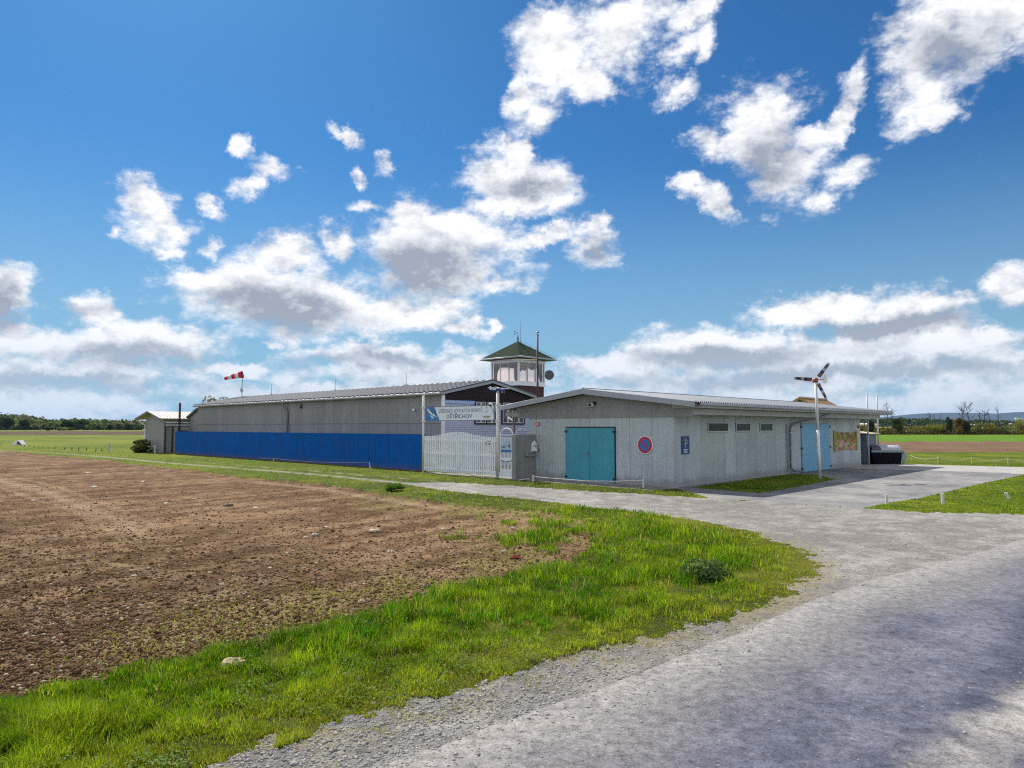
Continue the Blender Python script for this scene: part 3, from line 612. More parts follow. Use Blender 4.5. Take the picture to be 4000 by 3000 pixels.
gp.box(-19.35, -11.47, cb-.035, cb-.01, 2.335, 2.60)
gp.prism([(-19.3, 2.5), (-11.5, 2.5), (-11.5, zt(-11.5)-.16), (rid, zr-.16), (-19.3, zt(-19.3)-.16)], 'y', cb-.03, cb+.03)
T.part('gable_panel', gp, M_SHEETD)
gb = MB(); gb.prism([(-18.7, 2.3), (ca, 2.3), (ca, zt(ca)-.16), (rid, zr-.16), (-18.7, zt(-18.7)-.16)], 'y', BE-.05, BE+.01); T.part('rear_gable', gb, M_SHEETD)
rf = MB(); BR = 40.5
def slope_corr(mb, a_r, z_r, a_e, z_e, b0, b1, pitch, amp, n=6):
    k = int((b1-b0)/pitch*n); vs = []
    for i in range(k+1):
        o = amp*math.sin(2*math.pi*i/n); bb = b0+(b1-b0)*i/k; vs += [(a_r, bb, z_r+o), (a_e, bb, z_e+o)]
    mb.add(vs, [(2*i, 2*i+2, 2*i+3, 2*i+1) for i in range(k)])
slope_corr(rf, rid, zr+.03, re_+.05, ze+.015, g0, BR, .13, .027); slope_corr(rf, rid, zr+.03, le-.05, ze+.015, g0, BR, .13, .020)
rf.prism([(le+.05, ze-.05), (rid, zr-.05), (re_-.05, ze-.05), (re_-.05, ze-.10), (rid, zr-.10), (le+.05, ze-.10)], 'y', g0+.02, BR-.02)
roof = T.part('roof', rf, M_ROOF)
rc = MB(); rc.tube([(rid, g0, zr+.05), (rid, BR, zr+.05)], .035, 6); T.part('ridge_cap', rc, M_ROOF, roof)
fs = MB(); fs.prism([(le-.02, ze+.015), (rid, zr+.045), (re_+.02, ze+.015), (re_+.02, ze-.155), (rid, zr-.155), (le-.02, ze-.155)], 'y', g0-.03, g0)
T.part('fascia', fs, M_FASC)
fe = MB(); fe.prism([(le+.02, ze), (rid, zr), (re_-.02, ze), (re_-.02, ze-.155), (rid, zr-.155), (le+.02, ze-.155)], 'y', BR-.03, BR); T.part('rear_fascia', fe, M_FASC)
ea = MB(); ea.box(ca+.01, -11.47, cb-.02, BE+.9, 2.40, 2.60); ea.box(re_-.10, re_+.0, g0+.35, BR-.02, 2.615, 2.70)
ea.prism([(ca, 2.61), (re_-.03, 2.61), (re_-.03, 2.66), (ca, 2.75)], 'y', g0+.3, BR-.05); ea.box(le+.1, L0-.01, cb+.02, BE, 2.42, 2.60)
T.part('soffit_box', ea, M_SOFF)
gu = MB(); gu.box(re_+.002, re_+.10, g0+.3, BR, 2.69, 2.772); T.part('gutter', gu, M_FASC, bevel=.02)
b = MB(); b.box(re_-.035, re_-.02, g0+.02, BR-.02, 2.74, 2.835); T.part('eave_gap_shade', b, M_DARK)  # dark strip added behind the sheet edge to paint the shaded gaps
# front double door
dx0, dx1, dm, dz = -16.78, -14.57, -15.68, 1.955
for i, (x0, x1) in enumerate(((dx0, dm-.006), (dm+.006, dx1))):
    d = MB(); d.corr((x0, cb-.05, .02), Xn, x1-x0, Zn, dz-.02, (0, -1, 0), .15, .006); d.box(x0, x1, cb-.044, cb-.012, .02, dz)
    for e in (x0, x1-.035): d.box(e, e+.035, cb-.062, cb-.04, .02, dz)
    d.box(x0, x1, cb-.06, cb-.04, dz-.04, dz)
    leaf = T.part('door_leaf', d, M_TEAL)
    hx = x0 if i == 0 else x1
    for zz in (.14, 1.82):
        h = MB(); h.box(hx-.05, hx+.05, cb-.085, cb-.03, zz-.04, zz+.04); T.part('hinge', h, M_DARK, leaf)
    if i == 0:
        h = MB(); h.box(dm-.10, dm+.03, cb-.10, cb-.05, .98, 1.05); h.tube([(dm-.05, cb-.09, 1.03), (dm-.05, cb-.12, 1.10)], .02, 6); T.part('latch', h, M_GREYP, leaf)
fr = MB(); fr.box(dx0-.04, dx1+.04, cb-.03, cb-.008, dz+.004, dz+.045); fr.box(dx0-.04, dx0-.008, cb-.03, cb-.008, .03, dz); fr.box(dx1+.008, dx1+.04, cb-.03, cb-.008, .03, dz); T.part('door_frame', fr, M_DARK)
th = MB(); th.box(dx0, dx1, cb-.35, cb-.02, -.05, .018); T.part('threshold', th, M_CONCR)
# side door
sx0, sx1 = 30.78, 34.15; sm = 32.75
for i, (y0, y1) in enumerate(((sx0, sm-.006), (sm+.006, sx1))):
    d = MB(); d.box(ca+.012, ca+.045, y0, y1, .02, 2.15)
    for zz in (.02, .75, 1.45, 2.11): d.box(ca+.04, ca+.055, y0, y1, zz, zz+.035)
    leaf = T.part('side_door_leaf', d, M_LBLUE)
    hy = y0 if i == 0 else y1
    for zz in (.15, 1.05, 2.0):
        h = MB(); h.box(ca+.03, ca+.075, hy-.05, hy+.05, zz-.04, zz+.04); T.part('hinge', h, M_DARK, leaf)
# clerestory windows
for y0, y1, z0, z1 in ((22.45, 24.02, 1.80, 2.17), (24.62, 25.82, 1.80, 2.165), (26.68, 27.86, 1.80, 2.16)):
    wf = MB(); t = .05
    for bx in ((y0, y1, z1-t, z1), (y0, y1, z0, z0+t), (y0, y0+t, z0+t, z1-t), (y1-t, y1, z0+t, z1-t)): wf.box(ca+.010, ca+.04, *bx)
    fo = T.part('window', wf, M_SHEET); pn = MB(); pn.box(ca+.009, ca+.02, y0+t, y1-t, z0+t, z1-t); T.part('pane', pn, M_DGLASS, fo)
# downpipe from the eave, crossing to the wall
dp = MB(); dp.tube([(-11.25, 32.0, 2.62), (-11.30, 31.6, 2.52), (-11.95, 29.75, 2.16), (-12.08, 29.5, 2.05), (-12.10, 29.45, 1.9), (-12.10, 29.42, .25), (-12.0, 29.55, .12), (-11.85, 30.1, .08)], .045, 8)
dpo = T.part('downpipe', dp, M_GREYP, smooth=True)
for zz in (.5, 1.1, 1.75):
    c_ = MB(); c_.tube([(-12.10, 29.43, zz-.02), (-12.10, 29.43, zz+.02)], .056, 8); T.part('pipe_clamp', c_, M_STEEL, dpo)
dp = MB(); dp.tube([(-12.13, 29.16, 2.1), (-12.13, 29.16, .1)], .02, 6); T.part('conduit', dp, M_GREYP)
# things on its walls
t = Thing('flood_lamp', 'small pale flood lamp under the gable of the metal garage', 'lamp', (-15.5, cb-.06, 2.8))
b = MB(); b.box(-15.59, -15.41, cb-.24, cb-.12, 2.74, 2.85); lb = t.part('housing', b, M_WHITE, bevel=.01); b = MB(); b.box(-15.575, -15.425, cb-.247, cb-.239, 2.752, 2.838); t.part('lens', b, M_DGLASS, lb)
b = MB(); b.box(-15.44, -15.36, cb-.15, cb-.05, 2.80, 2.92); t.part('bracket', b, M_DARK)
# no stopping sign
sc_ = (-13.30, cb-.035, 1.375); t = Thing('traffic_sign', 'round red and blue no stopping sign with one diagonal bar beside the teal door', 'sign', sc_)
b = MB(); b.tube([(sc_[0], cb-.014, sc_[2]), (sc_[0], cb-.036, sc_[2])], .315, 40); t.part('plate', b, M_SWHITE)
b = MB(); b.disc((sc_[0], cb-.039, sc_[2]), (1, 0, 0), Zn, .205, .288); s45 = .7071
q = [(-.20, .20+.0), ]; hw = .030; d1 = Vector((s45, 0, -s45)); n1_ = Vector((s45, 0, s45)); c0 = Vector((sc_[0], cb-.041, sc_[2]))
b.add([c0+d1*a_+n1_*h_ for a_, h_ in ((-.21, -hw), (.21, -hw), (.21, hw), (-.21, hw))], [(0, 1, 2, 3)]); t.part('red_ring', b, M_RED)
b = MB(); b.disc((sc_[0], cb-.0385, sc_[2]), (1, 0, 0), Zn, 0, .207); t.part('blue_field', b, M_SBLUE)
# house number
t = Thing('house_number', 'small red house number plate with white digits on the garage wall', 'sign', (-18.26, cb-.02, 2.09))
b = MB(); b.box(-18.36, -18.16, cb-.03, cb-.01, 2.03, 2.17); t.part('plate', b, M_RED); b = MB(); text_mb(b, '18', (-18.31, cb-.032, 2.055), (1, 0, 0), Zn, .10, .09, (0, -1, 0), bold=.02); t.part('lettering', b, M_SWHITE)
# letter box
SFA = -18.33; _c = cb
t = Thing('letter_box', 'ornate white letter box hung on the dark corrugated screen', 'letter box', (SFA, 20.0, 1.2)); zlb = MB; o = 19.86
b = MB(); b.prism([(o+.02, 1.10), (o+.25, 1.10), (o+.25, 1.30), (o+.23, 1.36), (o+.135, 1.44), (o+.04, 1.36), (o+.02, 1.30)], 'x', SFA+.02, SFA+.13); bx = t.part('box', b, M_WHITE, bevel=.012)
b = MB(); b.prism([(o-.01, 1.05), (o+.28, 1.05), (o+.26, 1.11), (o+.01, 1.11)], 'x', SFA+.02, SFA+.15); t.part('tray', b, M_WHITE)
b = MB(); b.box(SFA+.128, SFA+.134, o+.05, o+.22, 1.22, 1.25); t.part('slot', b, M_GREYP, bx)
b = MB(); b.box(SFA+.128, SFA+.134, o+.06, o+.21, 1.285, 1.305); t.part('flap', b, M_GREYP, bx)
b = MB(); b.ball((SFA+.11, o+.135, 1.44), .025); t.part('finial', b, M_WHITE, bx)
single('newspaper_tube', 'dark newspaper tube beside the white letter box', 'letter box', (SFA, 20.17, 1.09), MB().tube([(SFA+.16, 20.17, 1.09), (SFA+.01, 20.17, 1.09)], .035, 12), M_DARK)
t = Thing('wall_rail', 'short pale horizontal rail fixed to the corrugated screen below the letter box', 'rail', (SFA, 19.8, .9))
b = MB(); b.box(SFA+.10, SFA+.17, 19.50, 20.08, .875, .92); t.part('bar', b, M_SHEET, bevel=.01)
for y_ in (19.58, 20.0):
    b = MB(); b.box(SFA+.01, SFA+.14, y_-.02, y_+.02, .855, .874); t.part('bracket', b, M_DARK)
# parking sign
t = Thing('parking_sign', 'tall dark blue parking sign with a pale letter P on the side wall', 'sign', (ca+.02, 20.9, 1.38))
b = MB(); b.box(ca+.012, ca+.035, 20.68, 21.17, 1.08, 1.68); t.part('plate', b, M_PNAVY)
b = MB(); text_mb(b, 'P', (ca+.037, 20.86, 1.28), Yn, Zn, .17, .29, Xn, bold=-.01); t.part('letter', b, M_YEL)
b = MB()
for zz, wd in ((1.205, .26), (1.13, .24)):
    b = MB()
    for i in range(6): b.box(ca+.036, ca+.038, 20.79+i*wd/6, 20.79+i*wd/6+wd/8.5, zz, zz+.042)
    t.part('lettering', b, M_SWHITE)
# flower banner
m, g, p = newmat('flower_print'); tcn = g.new('ShaderNodeTexCoord').outputs['Object']; s_ = g.new('ShaderNodeSeparateXYZ', {0: tcn})
v = g.new('ShaderNodeTexVoronoi', {'Vector': g.new('ShaderNodeMapping', {'Vector': tcn, 'Scale': (1, 2.2, 2.6)}).outputs[0], 'Scale': 2.3}); w_ = g.new('ShaderNodeSeparateColor', {0: v.outputs['Color']})
nn = g.noise(tcn, 5, 4, .7)
topc = g.ramp(w_.outputs[0], [(0, (.20, .24, .06)), (.3, (.34, .12, .03)), (.5, (.42, .42, .10)), (.7, (.25, .04, .05)), (1, (.36, .44, .20))], 'CONSTANT')
botc = g.ramp(w_.outputs[1], [(0, (.60, .10, .06)), (.25, (.62, .30, .34)), (.45, (.15, .26, .05)), (.65, (.62, .20, .05)), (.8, (.62, .58, .50)), (1, (.2, .25, .06))], 'CONSTANT')
c_ = g.mix(g.mr(g.math('ADD', s_.outputs[2], g.math('MULTIPLY', nn, .5)), .12, .42), botc, topc); c_ = g.mix(g.mr(nn, .3, .75, 0, .6), c_, (.22, .26, .06)); g.put(p.inputs['Base Color'], c_); p.inputs['Roughness'].default_value = .8; M_FLOW = m
t = Thing('flower_banner', 'colourful banner printed with flowers hung on the garage side wall', 'banner', (ca+.03, 36.3, 1.3))
b = MB(); k = 40; vs = []
for i in range(k+1):
    yy = 34.85+(37.9-34.85)*i/k; e = abs(i/k-.5)*2; dz0 = .05*e**3
    vs += [(ca+.04+.012*math.sin(i*1.1), yy, .87-dz0), (ca+.04+.012*math.sin(i*1.1), yy, 1.72+dz0)]
b.add(vs, [(2*i, 2*i+2, 2*i+3, 2*i+1) for i in range(k)]); t.part('cloth', b, M_FLOW)
for y0, y1 in ((34.70, 34.86), (37.84, 37.97)):
    b = MB(); b.prism([(y0, .80), (y1, .86), (y1, 1.74), (y0, 1.84)], 'x', ca+.03, ca+.055); t.part('edge_strip', b, mat('yellow_green_cloth', (.36, .36, .07), .8))
single('alarm_box', 'small red box high on the far end of the side wall', 'box', (ca+.05, 38.2, 2.0), MB().box(ca+.01, ca+.08, 38.15, 38.3, 1.93, 2.07), M_RED)
# ================================================================ hangar
hx0, hy0 = (lambda b: (b[0], b[1]))(toB((-3.336, 33.0)))
def hh(px, py): return hit(px, py, 'b', hy0)
def hg(px, py): return hit(px, py, 'a', hx0)
hl = hh(771, 1700)[0]; apex = hit(1925, 1486, 'a', hx0+.15); hr_b = apex[1]; hz_r = apex[2]; ez = hg(1727, 1533)[2]; hW = (hr_b-hy0)*2; eb0, eb1 = hy0-.22, hy0+hW+.22
print('hangar', hx0, hy0, hl, hr_b, hz_r, ez, hW)
T = Thing('hangar', 'long grey metal hangar with ribbed roof and dark maroon gable', 'building', (hx0, hy0, 0))
w = MB(); seam = hh(1361, 1653)[2]
w.box(hl+.03, hx0-.03, hy0+.06, hy0+hW, 0, ez-.08)
w.corr((hl, hy0+.03, 0), Xn, hx0-hl, Zn, seam, (0, -1, 0), .20, .006, n=6); w.corr((hl, hy0, seam-.02), Xn, hx0-hl, Zn, ez-.10-seam, (0, -1, 0), .20, .006, n=6)
T.part('wall', w, M_SHEETH)
vz = hg(1800, 1567)[2]-.02
sd_ = MB(); k = int(vz/.11)
for i in range(k+1):
    z0 = i*.11; z1 = min(z0+.11, vz)
    if z1 > z0+.01: sd_.prism([(hx0+.0, z0), (hx0+.028, z0+.002), (hx0+.012, z1), (hx0, z1)], 'y', hy0+.12, hy0+hW-.1) if False else sd_.add([(hx0+.03, hy0+.12, z0), (hx0+.03, hy0+hW-.1, z0), (hx0+.012, hy0+hW-.1, z1), (hx0+.012, hy0+.12, z1), (hx0+.012, hy0+.12, z0), (hx0+.012, hy0+hW-.1, z0)], [(0, 1, 2, 3), (4, 5, 1, 0)])
T.part('board_siding', sd_, M_SIDING)
cp = MB(); cp.box(hx0-.02, hx0+.05, hy0-.03, hy0+.14, 0, ez-.12); T.part('corner_board', cp, M_WHITE)
gm = MB(); gm.prism([(hy0, vz), (hy0+hW, vz), (hy0+hW, ez-.14), (hr_b, hz_r-.14), (hy0, ez-.14)], 'x', hx0-.02, hx0+.04)
for i in range(60): gm.box(hx0+.04, hx0+.046, hy0+.1+i*hW/60, hy0+.1+i*hW/60+.012, vz, vz+.2)
T.part('maroon_gable', gm, M_MAROON)
va = MB(); vy1 = hg(1860, 1572)[1]; nseg = 13; L_ = (vy1-hy0-.15)/nseg
pts = [(hy0+.15, vz-.10)]
for i in range(nseg):
    for q_ in range(1, 9):
        pts.append((hy0+.15+L_*(i+q_/8), vz-.10+0*.0))
pts += [(vy1, vz+.01)]
for i in range(nseg-1, -1, -1):
    for q_ in range(7, -1, -1): pts.append((hy0+.15+L_*(i+q_/8), vz+.01+.05*abs(math.sin(math.pi*q_/8))))
va.prism(pts, 'x', hx0+.05, hx0+.075); T.part('scalloped_trim', va, mat('pale_blue_paint', (.40, .50, .85), .5))
# roof with standing ribs
rf = MB(); a0, a1 = hl-.35, hx0+.15
for eb in (eb0, eb1): rf.prism([(hr_b, hz_r), (eb, ez), (eb, ez-.035), (hr_b, hz_r-.035)], 'x', a0, a1)
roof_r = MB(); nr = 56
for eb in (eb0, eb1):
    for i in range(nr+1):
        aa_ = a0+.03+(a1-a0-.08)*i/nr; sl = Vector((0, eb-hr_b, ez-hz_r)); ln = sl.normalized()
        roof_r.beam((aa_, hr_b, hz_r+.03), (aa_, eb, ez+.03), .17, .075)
roof = T.part('roof', rf, M_ROOFH); T.part('roof_ribs', roof_r, mat('roof_rib_shade', (.10, .105, .125), .6, .1), roof)  # rib colour darkened to paint the shade bands along the ribs
rc = MB(); rc.prism([(hr_b-.16, hz_r-.012), (hr_b, hz_r+.055), (hr_b+.16, hz_r-.012)], 'x', a0, a1); T.part('ridge_cap', rc, M_ROOFH, roof)
fs = MB()
for eb in (eb0, eb1): fs.prism([(hr_b, hz_r+.04), (eb, ez+.04), (eb, ez-.12), (hr_b, hz_r-.14)], 'x', a1, a1+.03)
T.part('fascia', fs, M_FASC)
gu = MB(); gu.box(a0, a1, eb0-.09, eb0-.004, ez-.10, ez-.01); T.part('gutter', gu, mat('gutter_grey', (.45, .45, .47), .5, .2), bevel=.02)
sf = MB(); sf.box(a0+.05, a1-.05, eb0, hy0-.02, ez-.13, ez-.10); T.part('soffit', sf, M_SOFF)
dpx = hh(1128, 1600)[0]; b = MB(); b.tube([(dpx-.25, eb0-.05, ez-.1), (dpx-.25, eb0-.05, ez-.3), (dpx-.05, hy0-.10, ez-.55), (dpx, hy0-.07, ez-.7), (dpx, hy0-.07, .05)], .06, 8); T.part('downpipe', b, M_GREYP, smooth=True)
q_ = hh(1180, 1585); b = MB(); b.tube([(q_[0]-.12, hy0-.06, q_[2]-.02), (q_[0]-.10, hy0-.06, q_[2]-.14), (q_[0], hy0-.08, q_[2]-.16), (q_[0]+.06, hy0-.08, q_[2]), (q_[0]+.0, hy0-.08, q_[2]+.12)], .035, 8); T.part('vent_pipe', b, M_DARK, smooth=True)
# windows in the gable wall
zwt, zwb = hg(1855, 1567)[2]-.03, hg(1855, 1652)[2]
for p0, p1 in ((1855, 1938), (1960, 2043)):
    y0, y1 = hg(p0, 1652)[1], hg(p1, 1652)[1]; t_ = .07
    wf = MB(); xo = hx0+.035
    for bx in ((y0-t_, y1+t_, zwb-t_, zwb), (y0-t_, y0, zwb, zwt), (y1, y1+t_, zwb, zwt), (y0-t_, y1+t_, zwt, zwt+.03), ((y0+y1)/2-.05, (y0+y1)/2+.05, zwb, zwt)): wf.box(xo, xo+.05, *bx)
    wo = T.part('window', wf, M_DARK)
    s_ = MB()
    for i in range(4):
        u0 = y0+(y1-y0)*i/4+.02+(.03 if i == 2 else 0); u1 = y0+(y1-y0)*(i+1)/4-.02-(.03 if i == 1 else 0); sw = .03
        for bx in ((u0, u1, zwt-sw, zwt), (u0, u1, zwb, zwb+sw), (u0, u0+sw, zwb+sw, zwt-sw), (u1-sw, u1, zwb+sw, zwt-sw), (u0+sw, u1-sw, (zwb+zwt)/2+.25, (zwb+zwt)/2+.28)): s_.box(xo, xo+.035, *bx)
    T.part('sash', s_, M_WHITE, wo)
    s_ = MB(); s_.box(hx0+.034, hx0+.042, y0, y1, zwb, zwt); T.part('pane', s_, mat('curtained_pane', (.07, .075, .11), .2, 0, .5, 6, spec=.8), wo)
# lean-to at the far end
ll = hh(735, 1629); lt = hh(785, 1597); T2 = Thing('lean_to', 'grey sheet lean-to with sloping roof against the far end of the hangar', 'building', (ll[0], hy0+.05, 0))
w = MB(); w.prism([(ll[0]+.12, 0), (hl-.02, 0), (hl-.02, lt[2]-.10), (ll[0]+.12, ll[2]-.08)], 'y', hy0+.06, hy0+4); w.corr((ll[0]+.12, hy0+.05, 0), Xn, hl-ll[0]-.14, Zn, lambda t_: (0, ll[2]-.08+(lt[2]-.02-ll[2])*t_/(hl-ll[0]-.14)), (0, -1, 0), .20, .006)
T2.part('wall', w, M_SHEETH); w = MB(); w.prism([(ll[0]-.05, ll[2]-.06), (hl-.03, lt[2]), (hl-.03, lt[2]+.07), (ll[0]-.05, ll[2]+.02)], 'y', hy0-.15, hy0+4.1); T2.part('roof', w, M_FASC)
# lightning rods, windsock, dish on the ridge
for i, (p0, t0, lb) in enumerate(((1061, 1501, 'thin lightning rod nearest the windsock on the hangar ridge'), (1310, 1478, 'thin lightning rod halfway along the hangar ridge'), (1587, 1455, 'thin lightning rod nearest the tower on the hangar ridge'))):
    q_ = hit(p0, t0, 'b', hr_b); t = Thing('lightning_rod', lb, 'lightning rod', (q_[0], hr_b, hz_r+.04), group='lightning rods along the hangar ridge')
    b = MB(); b.tube([(q_[0], hr_b, hz_r+.04), (q_[0], hr_b, q_[2]-.25), (q_[0], hr_b, q_[2])], [.018, .014, .007], 6); t.part('rod', b, M_GREYP); b = MB(); b.box(q_[0]-.09, q_[0]+.09, hr_b-.06, hr_b+.06, hz_r+.03, hz_r+.09); t.part('foot', b, M_GREYP)
q_ = hit(945, 1540, 'b', hr_b); wx = q_[0]; top = hit(950, 1453, 'b', hr_b)[2]; t = Thing('windsock', 'red and white striped windsock on a pole above the far end of the hangar', 'windsock', (wx, hr_b, hz_r))
b = MB(); b.tube([(wx, hr_b, hz_r), (wx, hr_b, top)], .028, 8); t.part('pole', b, M_GREYP)
cz = hit(950, 1462, 'b', hr_b)[2]; c2 = hit(876, 1478, 'b', hr_b); cw0 = Vector((wx+.05, hr_b, cz)); _w = toW((wx, hr_b)); _d = _w[1]-.15; _e = toB(at(876, 1478, _d)); d_ = Vector((_e[0]-wx, _e[1]-hr_b, _e[2]-cz)); b = MB(); b.tube([cw0, cw0+d_*.02], [.30, .30], 14, cap=False); t.part('hoop', b, M_DARK)
b = MB(); ns = 20; n0 = 0
rs = [.29*(1-.62*i/ns)*(1+.03*math.sin(i*2.1)) for i in range(ns+1)]
for sgm in range(5):
    b.m = sgm % 2; i0, i1 = sgm*4, sgm*4+4; b.tube([cw0+d_*(i/ns)+Vector((0, 0, -.03*(i/ns)**1.5*(i/ns))) for i in range(i0, i1+1)], rs[i0:i1+1], 14, cap=False)
t.part('sock', b, [mat('red_cloth', (.62, .01, .06), .8), mat('white_cloth', (.75, .72, .72), .8)], smooth=True)
def dish(name, label, c, r, d, mt, mast, group=None):
    """satellite dish centred c (B frame) facing d, held from the point mast"""
    c, d = Vector(c), Vector(d).normalized(); e1 = d.cross(Vector(Zn)).normalized(); e2 = e1.cross(d); t = Thing(name, label, 'dish', mast)
    vs = []; nr_, na = 5, 20
    for i in range(nr_+1):
        for k_ in range(na):
            a_ = 2*math.pi*k_/na; q = r*i/nr_; vs.append(c+(e1*math.cos(a_)+e2*math.sin(a_)*1.05)*q+d*(.22*q*q/r))
    fs_ = [(i*na+k_, i*na+(k_+1) % na, (i+1)*na+(k_+1) % na, (i+1)*na+k_) for i in range(nr_) for k_ in range(na)]
    b = MB(); b.add(vs, fs_); rd_ = t.part('reflector', b, mt, smooth=True); so = rd_.modifiers.new('s', 'SOLIDIFY'); so.thickness = .01
    b = MB(); b.tube([c-e2*r, c+d*r*.9-e2*r*.2], .012, 6); b.ball(c+d*r*.9-e2*r*.2, .04); t.part('feed_arm', b, M_GREYP)
    b = MB(); b.tube([c-d*.03, Vector(mast)], .022, 6); t.part('mount', b, M_GREYP); return t
q_ = hit(941, 1525, 'b', hr_b-.1); dish('satellite_dish', 'small white satellite dish on the windsock pole', q_, .21, (.80, .60, .2), M_SWHITE, (wx, hr_b, q_[2]))
q_ = hh(1622, 1603); t = Thing('wall_lamp', 'small white lamp on the hangar side wall', 'lamp', (q_[0], hy0-.02, q_[2])); b = MB(); b.box(q_[0]-.05, q_[0]+.05, hy0-.05, hy0-.005, q_[2]-.05, q_[2]+.03); t.part('base', b, M_GREYP); b = MB(); b.ball((q_[0], hy0-.10, q_[2]+.02), .07); t.part('globe', b, M_WHITE, smooth=True)
q_ = hg(1932, 1517); single('gable_vent', 'round grey vent high on the maroon hangar gable', 'vent', (hx0+.05, q_[1], q_[2]), MB().tube([(hx0+.04, q_[1], q_[2]), (hx0+.12, q_[1], q_[2])], .13, 16), mat('vent_grey', (.20, .21, .24), .6), bevel=.01)
# ================================================================ control tower
tx, ty = toB((.0096*37.4, 37.4))[:2]; ta0 = hit(1917.5, 1450, 'b', ty)[0]; tb1 = hit(2128.6, 1450, 'a', tx)[1]
tz = lambda px, py: hit(px, py, 'a', tx)[2]
z_sill0, z_sill1, z_wt, z_ev = tz(2028, 1503), tz(2028, 1489), tz(2028, 1411), tz(2028, 1400)
T = Thing('control_tower', 'glazed airfield lookout tower with green pyramid roof rising behind the hangar gable', 'tower', (tx, ty, 0))
cA, cB = (ta0+tx)/2, (ty+tb1)/2; hwA, hwB = (tx-ta0)/2, (tb1-ty)/2
print('tower', tx, ty, ta0, tb1, z_sill0, z_sill1, z_wt, z_ev)
b = MB(); b.box(ta0+.12, tx-.04, ty+.08, tb1-.05, 0, z_sill0-.002); T.part('base', b, M_DARKRED)
for i in range(1): pass
b = MB(); b.box(ta0, tx, ty, tb1, z_sill0, z_sill1-.0); b.box(ta0-.03, tx+.05, ty-.05, tb1+.03, z_sill0-.03, z_sill0+.015); T.part('sill_band', b, M_WHITE)
b = MB(); pw = .085
for x0, x1 in ((ta0, ta0+pw), (tx-pw, tx)):
    for y0, y1 in ((ty, ty+pw), (tb1-pw, tb1)): b.box(x0, x1, y0, y1, z_sill1, z_wt)
b.box(ta0, tx, ty, ty+.06, z_wt-.0, z_ev); b.box(ta0, tx, tb1-.06, tb1, z_wt, z_ev); b.box(ta0, ta0+.06, ty+.06, tb1-.06, z_wt, z_ev); b.box(tx-.06, tx, ty+.06, tb1-.06, z_wt, z_ev)
T.part('corner_posts', b, M_WHITE)
def glazed(axis, fixed, out, lo, hi):
    b = MB(); n_ = 3; mu = .028
    for i in range(1, n_):
        c_ = lo+pw+(hi-lo-2*pw)*i/n_
        if axis == 'x': b.box(c_-mu/2, c_+mu/2, fixed, fixed+out*.05, z_sill1, z_wt)
        else: b.box(fixed, fixed+out*.05, c_-mu/2, c_+mu/2, z_sill1, z_wt)
    z0, z1 = z_sill1, z_wt
    for zz in (z0, z1-.03):
        if axis == 'x': b.box(lo+pw, hi-pw, fixed, fixed+out*.05, zz, zz+.03)
        else: b.box(fixed, fixed+out*.05, lo+pw, hi-pw, zz, zz+.03)
    o_ = T.part('window', b, M_WHITE); b = MB(); f_ = fixed+out*.03
    if axis == 'x': b.add([(lo+pw, f_, z0), (hi-pw, f_, z0), (hi-pw, f_, z1), (lo+pw, f_, z1)], [(0, 1, 2, 3)])
    else: b.add([(f_, lo+pw, z0), (f_, hi-pw, z0), (f_, hi-pw, z1), (f_, lo+pw, z1)], [(0, 1, 2, 3)])
    T.part('pane', b, M_TGLASS, o_)
glazed('x', ty, 1, ta0, tx); glazed('x', tb1, -1, ta0, tx); glazed('y', tx, -1, ty, tb1); glazed('y', ta0, 1, ty, tb1)
M_CURT = mat('pink_brown_curtain', (.11, .026, .028), .9, 0, .2, 8)
def curtain(axis, fixed, lo, hi, prof):
    """swagged valance: prof = list of (fraction, drop fraction)"""
    b = MB(); k_ = 60; hgt = z_wt-z_sill1; vs = []
    for i in range(k_+1):
        u = i/k_; dr = np.interp(u, [p_[0] for p_ in prof], [p_[1] for p_ in prof]); c_ = lo+(hi-lo)*u; o_ = .012*math.sin(i*1.9)
        for zz in (z_wt-.01, z_wt-.01-hgt*dr): vs.append((c_, fixed+o_, zz) if axis == 'x' else (fixed+o_, c_, zz))
    b.add(vs, [(2*i, 2*i+2, 2*i+3, 2*i+1) for i in range(k_)]); T.part('curtain', b, M_CURT)
curtain('x', ty+.14, ta0+pw, tx-pw, [(0, .05), (.05, .08), (.051, .98), (.13, .98), (.16, .45), (.24, .25), (.34, .12), (.47, .20), (.55, .18), (.58, .32), (.64, .34), (.641, .16), (.80, .19), (.82, .97), (1, .97)])
curtain('y', tx-.14, ty+pw, tb1-pw, [(0, .75), (.06, .72), (.09, .50), (.18, .40), (.30, .44), (.36, .30), (.47, .28), (.52, .38), (.60, .35), (.72, .30), (.84, .18), (.85, .6), (.90, .96), (1, .97)])
curtain('x', tb1-.14, ta0+pw, tx-pw, [(0, .97), (.07, .96), (.10, .2), (.4, .14), (.5, .2), (.9, .12), (.93, .96), (1, .97)])
curtain('y', ta0+.14, ty+pw, tb1-pw, [(0, .97), (.07, .95), (.10, .2), (.5, .14), (.93, .15), (.95, .97), (1, .97)])
oh = hit(2165.5, 1410, 'a', tx+.32)[1]-tb1; oh = max(.3, min(.5, oh)); ap = at(2019.5, 1330, 38.6); zap = ap[2]; zee = tz(2028, 1396)+.02
b = MB(); q4 = [(ta0-oh, ty-oh, zee), (tx+oh, ty-oh, zee), (tx+oh, tb1+oh, zee), (ta0-oh, tb1+oh, zee)]; b.add(q4+[(cA, cB, zap)], [(0, 1, 4), (1, 2, 4), (2, 3, 4), (3, 0, 4), (3, 2, 1, 0)]); rf = T.part('roof', b, M_SHING)
b = MB(); b.box(ta0-oh+.08, tx+oh-.08, ty-oh+.08, tb1+oh-.08, zee-.07, zee-.012); T.part('soffit', b, M_DARKRED)
b = MB()
